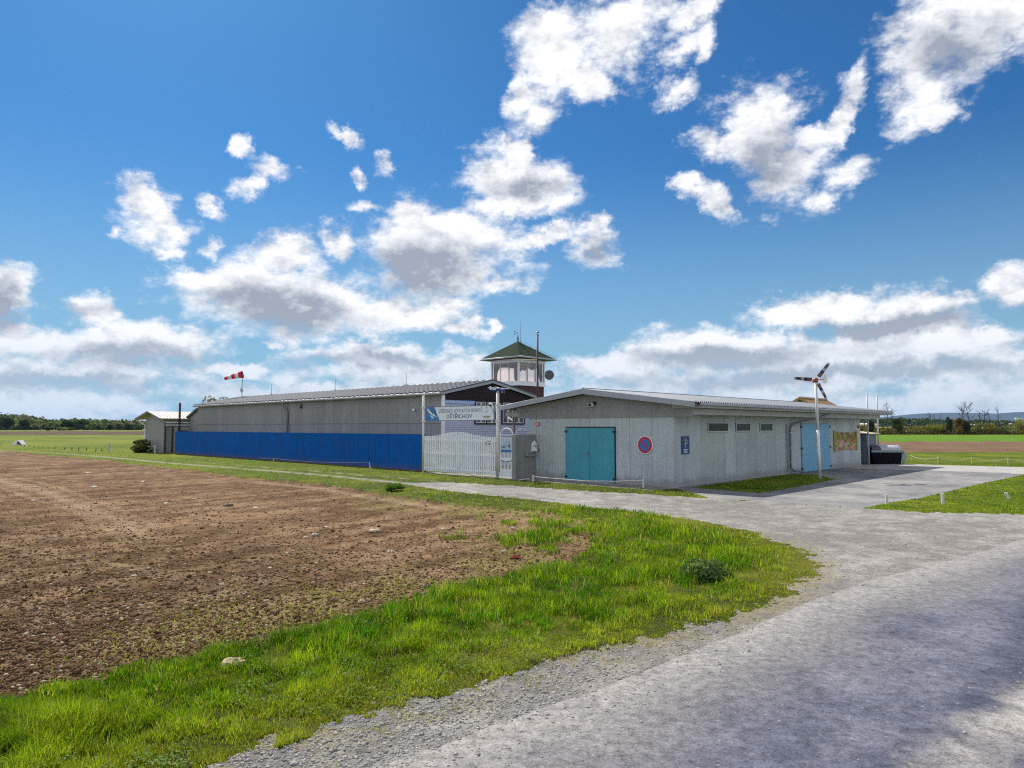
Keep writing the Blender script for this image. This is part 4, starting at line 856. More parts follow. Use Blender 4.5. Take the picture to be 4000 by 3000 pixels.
for p0, p1 in zip(q4, q4[1:]+q4[:1]): b.tube([Vector(p0)-Vector((0, 0, .02)), Vector(p1)-Vector((0, 0, .02))], .042, 8)
T.part('gutter', b, mat('gutter_pale', (.42, .46, .50), .5, .2), smooth=True)
b = MB(); b.tube([(cA, cB, zap-.05), (cA, cB, zap+.05), (cA, cB, zap+.14), (cA, cB, zap+.2), (cA, cB, zap+.32), (cA, cB, zap+.5)], [.05, .035, .065, .05, .02, .012], 8); T.part('finial', b, M_GREYP, rf, smooth=True)
b = MB(); c_ = Vector((cA, cB, zap+.5)); b.tube([c_-Vector((.22, 0, 0)), c_], .012, 6)
for i in range(3):
    a_ = i*2.09; b.tube([c_-Vector((.22, 0, 0)), c_-Vector((.22, 0, 0))+Vector((0, math.cos(a_), math.sin(a_)))*.10], .007, 5); b.ball(c_-Vector((.22, 0, 0))+Vector((0, math.cos(a_), math.sin(a_)))*.10, .03, nu=8, nv=5)
T.part('wind_gauge', b, M_DARK)
b = MB(); b.tube([(cA+.12, cB+.10, zap-.1), (cA+.12, cB+.10, zap+.4), (cA+.12, cB+.10, at(2026, 1250, 38.6)[2])], [.015, .011, .006], 6); T.part('antenna', b, M_GREYP)
b = MB(); pts = []
for i in range(13):
    u = i/12; b1 = Vector((cA, cB, zap)).lerp(Vector((tx+oh, tb1+oh, zee)), u)+Vector((0, 0, .09)); pts.append(b1)
    if i % 3 == 1: b.tube([b1, b1-Vector((0, 0, .1))], .008, 5)
b.tube(pts, .008, 5); T.part('lightning_wire', b, M_GREYP)
q_ = hit(2145.5, 1466, 'a', tx+.12); dish('satellite_dish', 'round dark grey satellite dish on the far corner of the tower', q_, .27, (.62, -.75, .22), mat('dish_grey', (.16, .14, .16), .6), (tx-.02, tb1-.03, q_[2]))
# flue
q_ = at(2100, 1500, 36.0); fx_, fy_, _ = toB(q_); zt_ = at(2100, 1306, 36.0)[2]
t = Thing('flue_pipe', 'tall dark chimney flue with conical cap in front of the tower', 'chimney', (fx_, fy_, 0))
b = MB(); b.tube([(fx_, fy_, 0), (fx_, fy_, zt_)], .052, 12); t.part('pipe', b, M_PIPE, smooth=True)
b = MB(); b.tube([(fx_, fy_, zt_+.10), (fx_, fy_, zt_+.17)], [.11, .02], 14); t.part('cap', b, M_PIPE)
for k_ in (0, 2.1, 4.2): t.part('cap_strut', MB().tube([(fx_+.045*math.cos(k_), fy_+.045*math.sin(k_), zt_), (fx_+.06*math.cos(k_), fy_+.06*math.sin(k_), zt_+.11)], .006, 4), M_PIPE)
b = MB(); zz = at(2100, 1404, 36)[2]; b.tube([(fx_, fy_, zz), (tx+.02, fy_-.2, z_wt+.05)], .014, 6); t.part('brace', b, M_YEL)
# ================================================================ blue fence
fb = 19.46; fa0, fa1 = hit(682, 1776, 'b', fb)[0], -24.34
T = Thing('blue_fence', 'long solid bright blue metal fence in front of the hangar', 'fence', (fa1, fb, 0))
b = MB(); b.corr((fa0, fb, .05), Xn, fa1-fa0, Zn, 1.60, (0, -1, 0), .15, .006, n=5); b.box(fa0, fa1, fb+.012, fb+.03, .05, 1.65); T.part('panel', b, M_BLUE)
b = MB(); b.box(fa0, fa1, fb-.03, fb+.10, -.1, .05); T.part('base_beam', b, mat('rusty_beam', (.16, .07, .05), .8, 0, .3, 3)); b = MB()
b.box(fa0, fa1, fb-.012, fb+.035, 1.655, 1.672); T.part('top_cap', b, M_BLUE)
M_LREF = M_RED
t = Thing('reflector', 'small red and white reflector low on the end of the blue fence', 'reflector', (fa1-.05, fb-.03, .5)); q_ = hit(1655, 1811, 'b', fb-.03)
b = MB(); b.box(q_[0]-.07, q_[0], fb-.05, fb-.02, q_[2]-.03, q_[2]+.03); t.part('white_half', b, M_SWHITE); b = MB(); b.box(q_[0]+.002, q_[0]+.07, fb-.05, fb-.02, q_[2]-.035, q_[2]+.02); t.part('red_half', b, M_RED)
# ================================================================ gate with picket leaves
gy = 19.15; gl, gm_, gr = -24.0, -21.77, -19.52
pk = hit(1793, 1688, 'b', gy)[2]
for i, (x0, x1, lab) in enumerate(((gl, gm_-.02, 'white picket gate leaf next to the blue fence'), (gm_+.02, gr, 'white picket gate leaf with a warning notice next to the sign post'))):
    T = Thing('gate_leaf', lab, 'gate', (x0, gy, 0), group='leaves of the white picket gate')
    n_ = 18; b = MB(); wv_ = (x1-x0)/n_
    for k_ in range(n_):
        u = (k_+.5)/n_; v_ = u if i == 0 else 1-u; s_ = .5-.5*math.cos(math.pi*min(1, max(0, (v_-.15)/.85))); tp = 1.60+(.19)*s_; xa = x0+wv_*k_+wv_*.20; xb = xa+wv_*.60; xm = (xa+xb)/2; r_ = (xb-xa)/2
        b.prism([(xa, .09), (xb, .09), (xb, tp-r_)]+[(xm+r_*math.cos(a_), tp-r_+r_*math.sin(a_)) for a_ in (.5, 1.05, 1.57, 2.1, 2.64)]+[(xa, tp-r_)], 'y', gy-.022, gy)
    T.part('pickets', b, M_WHITE)
    b = MB()
    for zz in (.22, .86, 1.43): b.box(x0, x1, gy+.001, gy+.035, zz-.03, zz+.03)
    T.part('rail', b, M_WHITE)
    b = MB(); xe = x1-.03 if i == 0 else x0; b.box(xe, xe+.04, gy-.03, gy+.03, .06, 1.66); b.tube([(xe+.02, gy-.04, -.05), (xe+.02, gy-.04, .35)], .012, 6); T.part('drop_bolt', b, M_GREYP if False else M_WHITE)
th = MB(); th.box(-20.9, -19.45, gy-.12, gy+.05, -.1, .045); single('gate_sill', 'low pale concrete sill under the gate end', 'sill', (-20.2, gy, 0), th, mat('pale_sill', (.62, .56, .46), .8))
# notice on the gate: dog warning
n0 = hit(1893, 1719, 'b', gy-.03); n1_ = hit(1920.5, 1742, 'b', gy-.03); T = Thing('warning_notice', 'small white warning notice with red and black words on the picket gate', 'sign', (n0[0], gy-.03, n1_[2]))
b = MB(); b.box(n0[0], n1_[0], gy-.036, gy-.026, n1_[2], n0[2]); T.part('plate', b, M_SWHITE); wN, hN = n1_[0]-n0[0], n0[2]-n1_[2]
b = MB(); text_mb(b, 'POZOR', (n0[0]+wN*.42, gy-.037, n1_[2]+hN*.66), Xn, Zn, wN*.53, hN*.25, (0, -1, 0), bold=.02); T.part('red_lettering', b, M_RED)
b = MB()
for i in range(4): b.box(n0[0]+wN*(.47+.12*i), n0[0]+wN*(.56+.12*i), gy-.038, gy-.0365, n1_[2]+hN*.40, n1_[2]+hN*.56)
T.part('black_lettering', b, M_BLK); b = MB()
for i in range(7): b.box(n0[0]+wN*(.42+.075*i), n0[0]+wN*(.475+.075*i), gy-.038, gy-.0365, n1_[2]+hN*.14, n1_[2]+hN*.28)
T.part('black_lettering', b, M_BLK)
b = MB(); cx_, cz_ = n0[0]+wN*.2, n1_[2]+hN*.5; b.disc((cx_-.01, gy-.0375, cz_-.03), Xn, Zn, .022, .045, 16); b.add([(cx_-.02, gy-.0375, cz_+.01), (cx_+.05, gy-.0375, cz_-.02), (cx_+.03, gy-.0375, cz_+.04), (cx_-.01, gy-.0375, cz_+.07)], [(0, 1, 2, 3)]); T.part('dog_emblem', b, M_BLK)
# ================================================================ gantry sign
zL, zR = 3.38, 3.34
for nm, xx, zz, r_, lb in (('sign_post', -24.06, 3.38, .05, 'thin white sign post at the end of the blue fence'), ('sign_post', -19.40, 3.36, .062, 'stout white sign post between the gate and the wicket')):
    T = Thing(nm, lb, 'post', (xx, gy, 0), group='posts of the airfield sign'); b = MB(); b.tube([(xx, gy-.02, -.1), (xx, gy-.02, zz)], r_, 14); T.part('tube', b, M_WPOST, smooth=True)
    b = MB(); b.tube([(xx, gy-.02, zz), (xx, gy-.02, zz+.02)], r_*.98, 14); T.part('top_cap', b, mat('yellowed_cap', (.5, .45, .3), .6))
    for zc_ in (2.24, 2.85):
        b = MB(); b.tube([(xx, gy-.02, zc_-.045), (xx, gy-.02, zc_+.045)], r_+.03, 14); b.box(xx-.12, xx+.12, gy-.05, gy+.01, zc_-.02, zc_+.02); T.part('clamp', b, M_WPOST)
sx0_, sx1_, sz0, sz1, sy = -23.86, -19.60, 2.275, 2.845, gy-.03
T = Thing('airfield_sign', 'long white name board with blue lettering and a glider picture above the gate', 'sign', (sx0_, sy, sz0))
b = MB(); b.box(sx0_, sx1_, sy-.012, sy+.012, sz0, sz1); T.part('board', b, M_SWHITE); sw_, sh_ = sx1_-sx0_, sz1-sz0
b = MB(); b.box(sx0_-.01, sx1_+.02, sy-.02, sy+.02, sz1, sz1+.022); b.box(sx0_-.01, sx1_+.02, sy-.02, sy+.02, sz0-.022, sz0); b.box(sx1_, sx1_+.03, sy-.021, sy+.021, sz0, sz1); T.part('frame', b, mat('frame_blue_grey', (.16, .20, .28), .5))
PX = lambda f_: sx0_+sw_*f_
PZ = lambda f_: sz1-sh_*f_
b = MB(); prof = [(0, 0.0), (.135, .0), (.155, .2), (.165, .4), (.185, .6), (.205, .8), (.215, 1.0), (0, 1.0)]
b.add([(PX(u), sy-.0145, PZ(v_)) for u, v_ in prof], [tuple(range(len(prof)))[::-1]]); T.part('sky_picture', b, mat('sky_picture_print', (.035, .17, .42), .5, 0, .9, 4))
b = MB(); yq = sy-.017      # glider: fuselage, wings, fin
def quad(pts): b.add([(PX(u), yq, PZ(v_)) for u, v_ in pts], [tuple(range(len(pts)))])
quad([(.10, .52), (.125, .50), (.15, .60), (.165, .72), (.145, .70), (.115, .66)]); quad([(.02, .10), (.045, .12), (.12, .58), (.105, .62), (.025, .30)]); quad([(.03, .08), (.06, .30), (.045, .34), (.02, .26)]); quad([(.06, .62), (.075, .60), (.12, .74), (.13, .88), (.11, .84)]); quad([(.14, .62), (.17, .70), (.178, .76), (.15, .72)])
T.part('glider_picture', b, M_SWHITE)
b = MB(); text_mb(b, 'STŘEDISKO LETECKÝCH SPORTŮ', (PX(.205), sy-.013, PZ(.44)), Xn, Zn, sw_*.64, sh_*.37, (0, -1, 0), .003, bold=.0); T.part('lettering', b, M_TXT); b = MB()
text_mb(b, 'DĚTŘICHOV', (PX(.328), sy-.013, PZ(.86)), Xn, Zn, sw_*.375, sh_*.39, (0, -1, 0), .003, bold=.01); T.part('lettering', b, M_TXT)
b = MB(); cx_, cz_ = PX(.905), PZ(.76); M_GOLD = mat('emblem_gold', (.30, .22, .10), .5)
for s_ in (-1, 1): b.add([(cx_, sy-.015, cz_-.03), (cx_+s_*.06, sy-.015, cz_+.01), (cx_+s_*.24, sy-.015, cz_+.03), (cx_+s_*.18, sy-.015, cz_-.02), (cx_+s_*.08, sy-.015, cz_-.05)], [(0, 1, 2, 3, 4) if s_ > 0 else (4, 3, 2, 1, 0)])
b.disc((cx_, sy-.0155, cz_+.01), Xn, Zn, .012, .032, 16); b.box(cx_-.12, cx_+.12, sy-.016, sy-.013, cz_-.085, cz_-.078)
T.part('winged_emblem', b, M_GOLD)
b = MB()
for k_ in range(9):
    a_ = 2.9-k_*.22; b.tube([(cx_-.02+.11*math.cos(a_), sy-.015, cz_+.10+.10*math.sin(a_)), (cx_-.02+.11*math.cos(a_-.22), sy-.015, cz_+.10+.10*math.sin(a_-.22))], .004, 4)
b.box(cx_-.03, cx_+.12, sy-.016, sy-.013, cz_+.215, cz_+.222); b.box(cx_+.0, cx_+.16, sy-.016, sy-.013, cz_+.165, cz_+.170); T.part('parachute_emblem', b, M_GREYP)
b = MB(); b.box(cx_-.05, cx_+.03, sy-.016, sy-.013, PZ(.13), PZ(.08)); T.part('green_mark', b, M_GREEN); b = MB(); b.box(cx_-.04, cx_+.0, sy-.016, sy-.013, PZ(.25), PZ(.20)); T.part('green_mark', b, M_GREEN)
q_ = hit(1916, 1580, 'b', gy-.35); T = Thing('sign_floodlight', 'small white floodlight on a thin arm in front of the sign', 'lamp', (q_[0], gy-.35, q_[2])); b = MB(); b.ball((q_[0], gy-.35, q_[2]+.01), .065, (1, 1.2, .9)); b.m = 0; T.part('head', b, M_WHITE, smooth=True)
b = MB(); b.tube([(q_[0]+.01, gy-.36, q_[2]-.03), (q_[0]+.04, gy-.41, q_[2]-.04)], [.05, .045], 10); T.part('lens', b, M_DARK); b = MB(); q2 = hit(1932, 1621, 'b', gy-.05); b.tube([(q_[0], gy-.35, q_[2]-.02), (q2[0], gy-.05, q2[2]), (-19.42, gy-.03, q2[2]-.02)], .012, 6); T.part('arm', b, M_GREYP)
# model aeroplane on the stout post
T = Thing('model_aeroplane', 'small blue and white model aeroplane on top of the sign post', 'model aeroplane', (-19.40, gy-.02, 3.38)); zc_ = 3.45
b = MB(); b.tube([(-19.85, gy-.02, zc_-.0), (-19.6, gy-.02, zc_-.005), (-19.35, gy-.02, zc_+.0), (-19.15, gy-.02, zc_-.02), (-19.05, gy-.02, zc_-.035)], [.018, .045, .062, .055, .02], 10); fz = T.part('fuselage', b, mat('aero_blue', (.02, .07, .34), .4), smooth=True)
b = MB(); b.prism([(-19.42, gy-.55), (-19.26, gy-.55), (-19.22, gy-.02), (-19.26, gy+.50), (-19.42, gy+.50), (-19.46, gy-.02)], 'z', zc_+.055, zc_+.078); b.beam((-19.62, gy-.25, zc_+.06), (-19.12, gy+.15, zc_+.04), .11, .02); T.part('wing', b, M_WHITE)
b = MB(); b.prism([(-19.88, gy-.18), (-19.78, gy-.18), (-19.76, gy+.14), (-19.88, gy+.14)], 'z', zc_+.01, zc_+.022); T.part('tailplane', b, M_NAVY); b = MB(); b.prism([(-19.86, zc_), (-19.76, zc_), (-19.79, zc_+.16), (-19.85, zc_+.16)], 'y', gy-.028, gy-.012); T.part('fin', b, M_WHITE)
b = MB(); b.ball((-19.38, gy-.02, zc_+.05), .06, (1.3, .7, .9)); T.part('canopy', b, M_WHITE, smooth=True); b = MB(); b.box(-19.045, -19.035, gy-.03, gy-.01, zc_-.15, zc_+.08); T.part('propeller', b, M_GREYP)
b = MB(); b.tube([(-19.40, gy-.02, 3.36), (-19.38, gy-.02, zc_-.05)], .02, 6); T.part('support', b, M_GREYP)
for s_ in (-.12, .10):
    b = MB(); b.tube([(-19.28, gy-.02+s_, zc_-.08), (-19.28, gy+.0+s_, zc_-.08)], .028, 10); T.part('wheel', b, M_SWHITE)
# ================================================================ wicket gate
wx0, wx1 = -19.29, -18.56; wy = gy
T = Thing('wicket_gate', 'narrow white barred wicket gate with arched top and airfield notice', 'gate', (wx0, wy, 0)); t_ = .022
b = MB(); b.tube([(wx0+.02, wy, .05), (wx0+.02, wy, 1.68)], t_, 8); b.tube([(wx1-.02, wy, .05), (wx1-.02, wy, 1.68)], t_, 8); cx_ = (wx0+wx1)/2; rr_ = (wx1-wx0)/2-.02
b.tube([(cx_+rr_*math.cos(a_), wy, 1.68+rr_*.75*math.sin(a_)) for a_ in np.linspace(0, math.pi, 17)], t_, 8, cap=False)
for zz in (1.68, 1.56, .36): b.box(wx0+.02, wx1-.02, wy-.014, wy+.014, zz-.014, zz+.014)
T.part('frame', b, M_WHITE); b = MB()
for k_ in range(1, 9): xx = wx0+.02+(wx1-wx0-.04)*k_/9; b.box(xx-.011, xx+.011, wy-.009, wy+.009, .36, 1.56)
T.part('bars', b, M_WHITE); b = MB(); b.box(wx0+.035, wx1-.035, wy-.012, wy+.012, .06, .35); T.part('kick_plate', b, M_WHITE)
b = MB(); pts = [(wx0+.03, .80)]+[(wx1-.03, .80)]+[(wx1-.03-(wx1-wx0-.06)*k_/12, .68-.09*math.sin(math.pi*k_/12)) for k_ in range(13)]; b.prism(pts, 'y', wy-.022, wy-.012); bw = T.part('winged_plate', b, M_SWHITE)
b = MB()
for k_ in range(9):
    u = (k_+.5)/9; b.box(wx0+.06+u*(wx1-wx0-.12)-.026, wx0+.06+u*(wx1-wx0-.12)+.020, wy-.0245, wy-.0225, .685-.07*math.sin(math.pi*u), .735-.07*math.sin(math.pi*u))
T.part('plate_pattern', b, M_DARK, bw)
b = MB(); b.tube([(wx0+.06, wy-.02, 1.0), (wx0+.06, wy-.06, 1.0), (wx0+.15, wy-.06, 1.0)], .010, 6); T.part('handle', b, M_YEL)
T = Thing('airfield_notice', 'pale blue notice reading airfield hung on the wicket gate', 'notice', (wx0+.08, wy-.03, 1.12)); nx0, nx1, nz0, nz1 = wx0+.085, wx1-.085, 1.02, 1.47
b = MB(); b.box(nx0, nx1, wy-.03, wy-.022, nz0, nz1); T.part('panel', b, mat('notice_print', (.50, .62, .80), .5, 0, .3, 3))
b = MB(); text_mb(b, 'LETIŠTĚ', (nx0+.03, wy-.031, nz0+.15), Xn, Zn, nx1-nx0-.06, .13, (0, -1, 0), bold=.03); T.part('lettering', b, M_NAVY); b = MB(); b.add([(nx0+.13, wy-.0315, nz1-.09), (nx0+.20, wy-.0315, nz1-.13), (nx0+.21, wy-.0315, nz1-.11), (nx0+.17, wy-.0315, nz1-.08)], [(0, 1, 2, 3)]); T.part('aircraft_mark', b, M_NAVY)
b = MB(); b.box(nx0, nx1, wy-.0315, wy-.0302, nz0, nz0+.09); T.part('blue_band', b, M_SBLUE)
b = MB(); b.box(nx1-.17, nx1-.04, wy-.0315, wy-.0302, nz1-.20, nz1-.15); T.part('red_mark', b, mat('soft_red', (.55, .16, .12), .5)); b = MB(); b.box(nx1-.15, nx1-.08, wy-.0315, wy-.0302, nz1-.09, nz1-.05); T.part('green_mark', b, M_GREEN)
# grey post and corrugated screen
b = MB(); b.box(-18.545, -18.33, gy-.10, gy+.12, -.1, 1.70); single('gate_pillar', 'plain grey sheet-clad pillar beside the wicket gate', 'pillar', (-18.44, gy, 0), b, M_SHEETD, bevel=.006)
T = Thing('corrugated_screen', 'dark corrugated metal screen between the wicket pillar and the garage', 'fence', (-18.9, cb-.4, 0)); b = MB()
b.corr((-18.34, gy+.12, 0), Yn, cb-gy-.15, Zn, 1.70, (1, 0, 0), .076, .010); b.corr((-18.34, gy+.14, 0), (-.0, 1, 0), cb-gy-.17, Zn, 1.70, (-1, 0, 0), .076, .010); T.part('sheet', b, M_SHEETD)
b = MB()
for zz in (.3, 1.4): b.box(-18.375, -18.352, gy+.13, cb-.03, zz, zz+.04)
T.part('rail', b, M_DARK)
# second arch behind, downpipe at the hangar side of the garage
T = Thing('garden_arch', 'thin white arch standing behind the corrugated screen', 'arch', (-18.9, 20.9, 0)); a0_ = hit(2014, 1697, 'b', 20.8)[0]; a1_ = hit(2068, 1697, 'b', 20.8)[0]; zz = hit(2040, 1697, 'b', 20.8)[2]; zt2 = hit(2040, 1675, 'b', 20.8)[2]; cx_ = (a0_+a1_)/2; rr_ = (a1_-a0_)/2
b = MB(); b.tube([(a0_, 20.8, 0), (a0_, 20.8, zz)]+[(cx_-rr_*math.cos(a_), 20.8, zz+(zt2-zz)*math.sin(a_)) for a_ in np.linspace(.2, math.pi-.2, 13)]+[(a1_, 20.8, zz), (a1_, 20.8, 0)], .014, 6); T.part('hoop', b, M_WHITE)
b = MB(); b.tube([hit(1985, 1632, 'b', 21.2), hit(1998, 1640, 'b', 20.9), hit(2006, 1650, 'b', 20.8), hit(2009, 1665, 'b', 20.8), (hit(2009, 1665, 'b', 20.8)[0], 20.8, .05)], .045, 8)
q_ = hit(2009, 1665, 'b', 20.8); single('rain_pipe', 'bent brown grey rain pipe behind the wicket pillar', 'pipe', (q_[0], 20.8, 0), b, mat('rain_pipe_grey', (.20, .17, .19), .6), smooth=True)
# ================================================================ small shed at the far left
sa = hit(596, 1608, 'b', 19.5)[0]; e0, e1 = -61.81, -56.10; wl_, wr_ = -60.36, -56.40; sb1 = 24.4; zsr, zse = 3.22, 2.64
T = Thing('metal_shed', 'small grey metal shed with sandy ribbed roof at the far end of the fence', 'building', (wr_, 19.5, 0))
b = MB(); corrbox(b, wl_, wr_, 19.52, sb1, 0, zse-.08, .25, .006, 'fr'); b.prism([(wl_, zse-.12), (wr_, zse-.12), (wr_, zse-.02), (sa, zsr-.09), (wl_, zse+.05)], 'y', 19.54, 19.60); T.part('wall', b, M_SHEETH)
b = MB(); g0_ = 19.12
for ee in (e0, e1): b.prism([(sa, zsr), (ee, zse), (ee, zse-.05), (sa, zsr-.05)], 'y', g0_, sb1+.2)
for ee in (e0, e1):
    for k_ in range(22): b.beam((sa, g0_+.05+k_*.25, zsr+.012), (ee, g0_+.05+k_*.25, zse+.012), .05, .03)
T.part('roof', b, M_PROOF); b = MB()
for ee in (e0, e1): b.prism([(sa, zsr+.03), (ee, zse+.03), (ee, zse-.10), (sa, zsr-.10)], 'y', g0_-.03, g0_)
T.part('fascia', b, mat('fascia_mauve', (.22, .20, .22), .6)); b = MB(); b.box(e0-.08, e0, g0_, sb1, zse-.06, zse+.02); b.tube([(e0-.04, 19.3, zse-.06), (e0+.3, 19.45, zse-.25), (wl_-.06, 19.48, zse-.5), (wl_-.06, 19.48, .1)], .05, 6); T.part('gutter', b, M_WHITE)
b = MB(); b.box(wr_+.01, wr_+.05, 20.3, 22.8, .05, 2.05); T.part('side_door', b, mat('pale_door', (.42, .42, .42), .6)); b = MB(); b.tube([(wr_+.12, 19.6, 2.33), (wr_+.12, 23.5, 2.33)], .05, 8); b.box(wr_+.02, wr_+.25, 19.6, 23.4, 2.10, 2.16); T.part('door_rail', b, M_WHITE)
for yy in (19.62, 20.15): b = MB(); b.tube([(wr_+.07, yy, 2.3), (wr_+.07, yy, .05)], .05, 8); T.part('downpipe', b, M_DARK)
b = MB(); b.box(wl_+.30, wl_+.45, 19.49, 19.515, 1.62, 1.78); T.part('notice', b, mat('pinkish_notice', (.6, .42, .42), .6))
q_ = hit(700, 1682, 'b', 20.6); zz = hit(700, 1574, 'b', 20.6)[2]; T = Thing('stove_pipe', 'slim maroon stove pipe beside the small shed', 'chimney', (q_[0], 20.6, 0)); b = MB(); b.tube([(q_[0], 20.6, 0), (q_[0], 20.6, zz)], .085, 10); T.part('pipe', b, M_DARKRED, smooth=True)
b = MB()
for s_ in (-1, 1): b.tube([(q_[0]+s_*.06, 20.6, zz), (q_[0]+s_*.12, 20.6, zz+.12)], .012, 5)
T.part('crown_prongs', b, M_SWHITE); b = MB(); b.box(q_[0], q_[0]+.9, 20.5, 20.9, 1.55, 1.72); T.part('elbow_box', b, M_DARK)
# ================================================================ posts, chains, rails
def rope(mb, p, q, sag, r, n=14): mb.tube([Vector(p).lerp(Vector(q), i/n)-Vector((0, 0, sag*4*(i/n)*(1-i/n))) for i in range(n+1)], r, 6)
T = Thing('low_barrier', 'low white sagging rope barrier on two short posts before the teal door', 'barrier', G(2300, 1893), 'W')
p0, p1 = G(2082.5, 1882), G(2513, 1904); h0, h1 = .215, .265
for p_, h_ in ((p0, h0), (p1, h1)): b = MB(); b.tube([(p_[0], p_[1], -.05), (p_[0], p_[1], h_)], .028, 8); b.ball((p_[0], p_[1], h_), .03, nu=8, nv=5); T.part('post', b, M_WPOST)
b = MB(); pm = G(2390, 1898); b.tube([(p0[0], p0[1], h0-.03), (p0[0]*.75+p1[0]*.25, p0[1]*.75+p1[1]*.25, .155), (p0[0]*.5+p1[0]*.5, p0[1]*.5+p1[1]*.5, .125), (p0[0]*.25+p1[0]*.75, p0[1]*.25+p1[1]*.75, .155), (p1[0], p1[1], h1-.03)], .015, 6); T.part('rope', b, M_WPOST)
p0, p1 = G(2025.6, 1879), G(2067, 1876); b = MB(); b.tube([(p0[0], p0[1], .03), (p1[0], p1[1], .06)], .018, 6); single('loose_rail', 'short white rail end lying by the foot of the corrugated screen', 'rail', (p0[0], p0[1], 0), b, M_WPOST, 'W')
T = Thing('chain_barrier', 'thin sagging chain on short pale posts along the foot of the blue fence', 'barrier', G(1443, 1832), 'W')
cps = [(1010, 1803, .22), (1069, 1807, .24), (1443, 1833, .33), (1447.5, 1834, .17)]
pts = [(*G(x_, y_)[:2], h_) for x_, y_, h_ in cps]
for p_ in pts[1:]: b = MB(); b.tube([(p_[0], p_[1], -.05), p_], .022, 6); T.part('post', b, mat('pale_green_post', (.45, .50, .52), .6))
b = MB(); rope(b, pts[0], pts[1], .03, .008); rope(b, pts[1], pts[2], .10, .010); T.part('chain', b, M_GREYP)
# rope fence over the lawn, right
T = Thing('rope_fence', 'low white rope fence on short stakes across the far lawn', 'fence', G(3795, 1812), 'W')
pts = [(*G(x_, y_)[:2], h_) for x_, y_, h_ in ((3560, 1800, .30), (3664, 1810, .33), (3795, 1812, .33), (3938, 1816, .34), (4090, 1820, .34), (4260, 1826, .34))]
for p_ in pts: b = MB(); b.tube([(p_[0], p_[1], -.05), p_], .014, 6); b.ball(p_, .026, nu=8, nv=5); T.part('stake', b, M_WPOST)
b = MB(); [rope(b, u_, v_, .15, .009) for u_, v_ in zip(pts, pts[1:])]; T.part('rope', b, M_WPOST)
def post(px, yb, yt, r, lab, m_, lean=0, group=None, name='marker_post', capm=None, cat='post'):
    x_, y_, _ = G(px, yb); h_ = (yb-yt)/2705*y_; T_ = Thing(name, lab, cat, (x_, y_, 0), 'W', group); b = MB(); b.tube([(x_, y_, -.05), (x_+lean, y_, h_)], r, 10); T_.part('shaft', b, m_)
    b = MB(); b.tube([(x_+lean, y_, h_), (x_+lean, y_, h_+.012)], r*.9, 10); T_.part('top', b, capm or M_WPOST); return T_
gk = 'short white posts round the parking ground'
post(3464, 1970, 1934, .037, 'short white post standing upright at the edge of the parking ground', M_WPOST, 0, gk)
post(3683, 1969, 1930, .042, 'short weathered white post in the middle of the lawn edge', M_WPOST, .0, gk)
post(3943, 1951, 1926, .040, 'short white post leaning over in the lawn', M_WPOST, -.09, gk)
post(424, 1765, 1732, .06, 'pale green post with white top in the meadow beside the stakes', mat('pale_green_post', (.45, .50, .52), .6), 0)
T = post(605, 1772, 1739, .065, 'pale green post joined by rope to the small shed', mat('pale_green_post', (.45, .50, .52), .6), 0)
p_ = G(605, 1772); q_ = G(560, 1768); b = MB(); rope(b, (p_[0], p_[1], .55), (q_[0]-.3, q_[1]+.5, .52), .02, .012); T.part('rope', b, M_WPOST)
stk = [(374, 1764, 1751), (397, 1762, 1752), (337, 1760, 1747), (307, 1759.5, 1746), (281, 1758.5, 1748), (251, 1755.5, 1747), (214, 1752, 1745), (191, 1751, 1746), (168, 1749, 1743), (149, 1747, 1742), (133, 1746.5, 1740), (116, 1745.5, 1739), (95, 1744.5, 1737), (4, 1738, 1732)]
proto = None
for px_, yb_, yt_ in stk:
    x_, y_, _ = G(px_, yb_+.5)
    if proto is None:
        proto = Thing('stake', 'thin dark wooden stake in the row across the meadow', 'stake', (x_, y_, 0), 'W', 'thin dark stakes in a row across the meadow')
        b = MB(); b.tube([(x_, y_, -.05), (x_+.01, y_, .30)], [.035, .028], 6); proto.part('shaft', b, mat('dark_wood', (.06, .065, .06), .8)); o_ = proto.empty
    else: o_ = copy_tree(proto.empty)
    o_.location = (x_, y_, 0); o_.scale = (1, 1, (yb_-yt_)/2705*y_/.30)
x_, y_, _ = G(69, 1739); T = Thing('runway_marker', 'white and red roof-shaped runway marker lying in the meadow', 'runway marker', (x_, y_, 0), 'W')
b = MB(); b.prism([(x_-.55, .05), (x_+.45, .05), (x_+.12, .50), (x_-.15, .50)], 'y', y_-.2, y_+.7); T.part('white_face', b, M_SWHITE); b = MB(); b.prism([(x_+.02, .12), (x_+.46, .05), (x_+.60, .06), (x_+.15, .53)], 'y', y_-.23, y_-.205); T.part('red_face', b, mat('marker_red', (.20, .03, .10), .6)); b = MB(); b.beam((x_+.45, y_-.2, .12), (x_+.95, y_-.3, .02), .08, .04); T.part('strut', b, M_DARKRED)
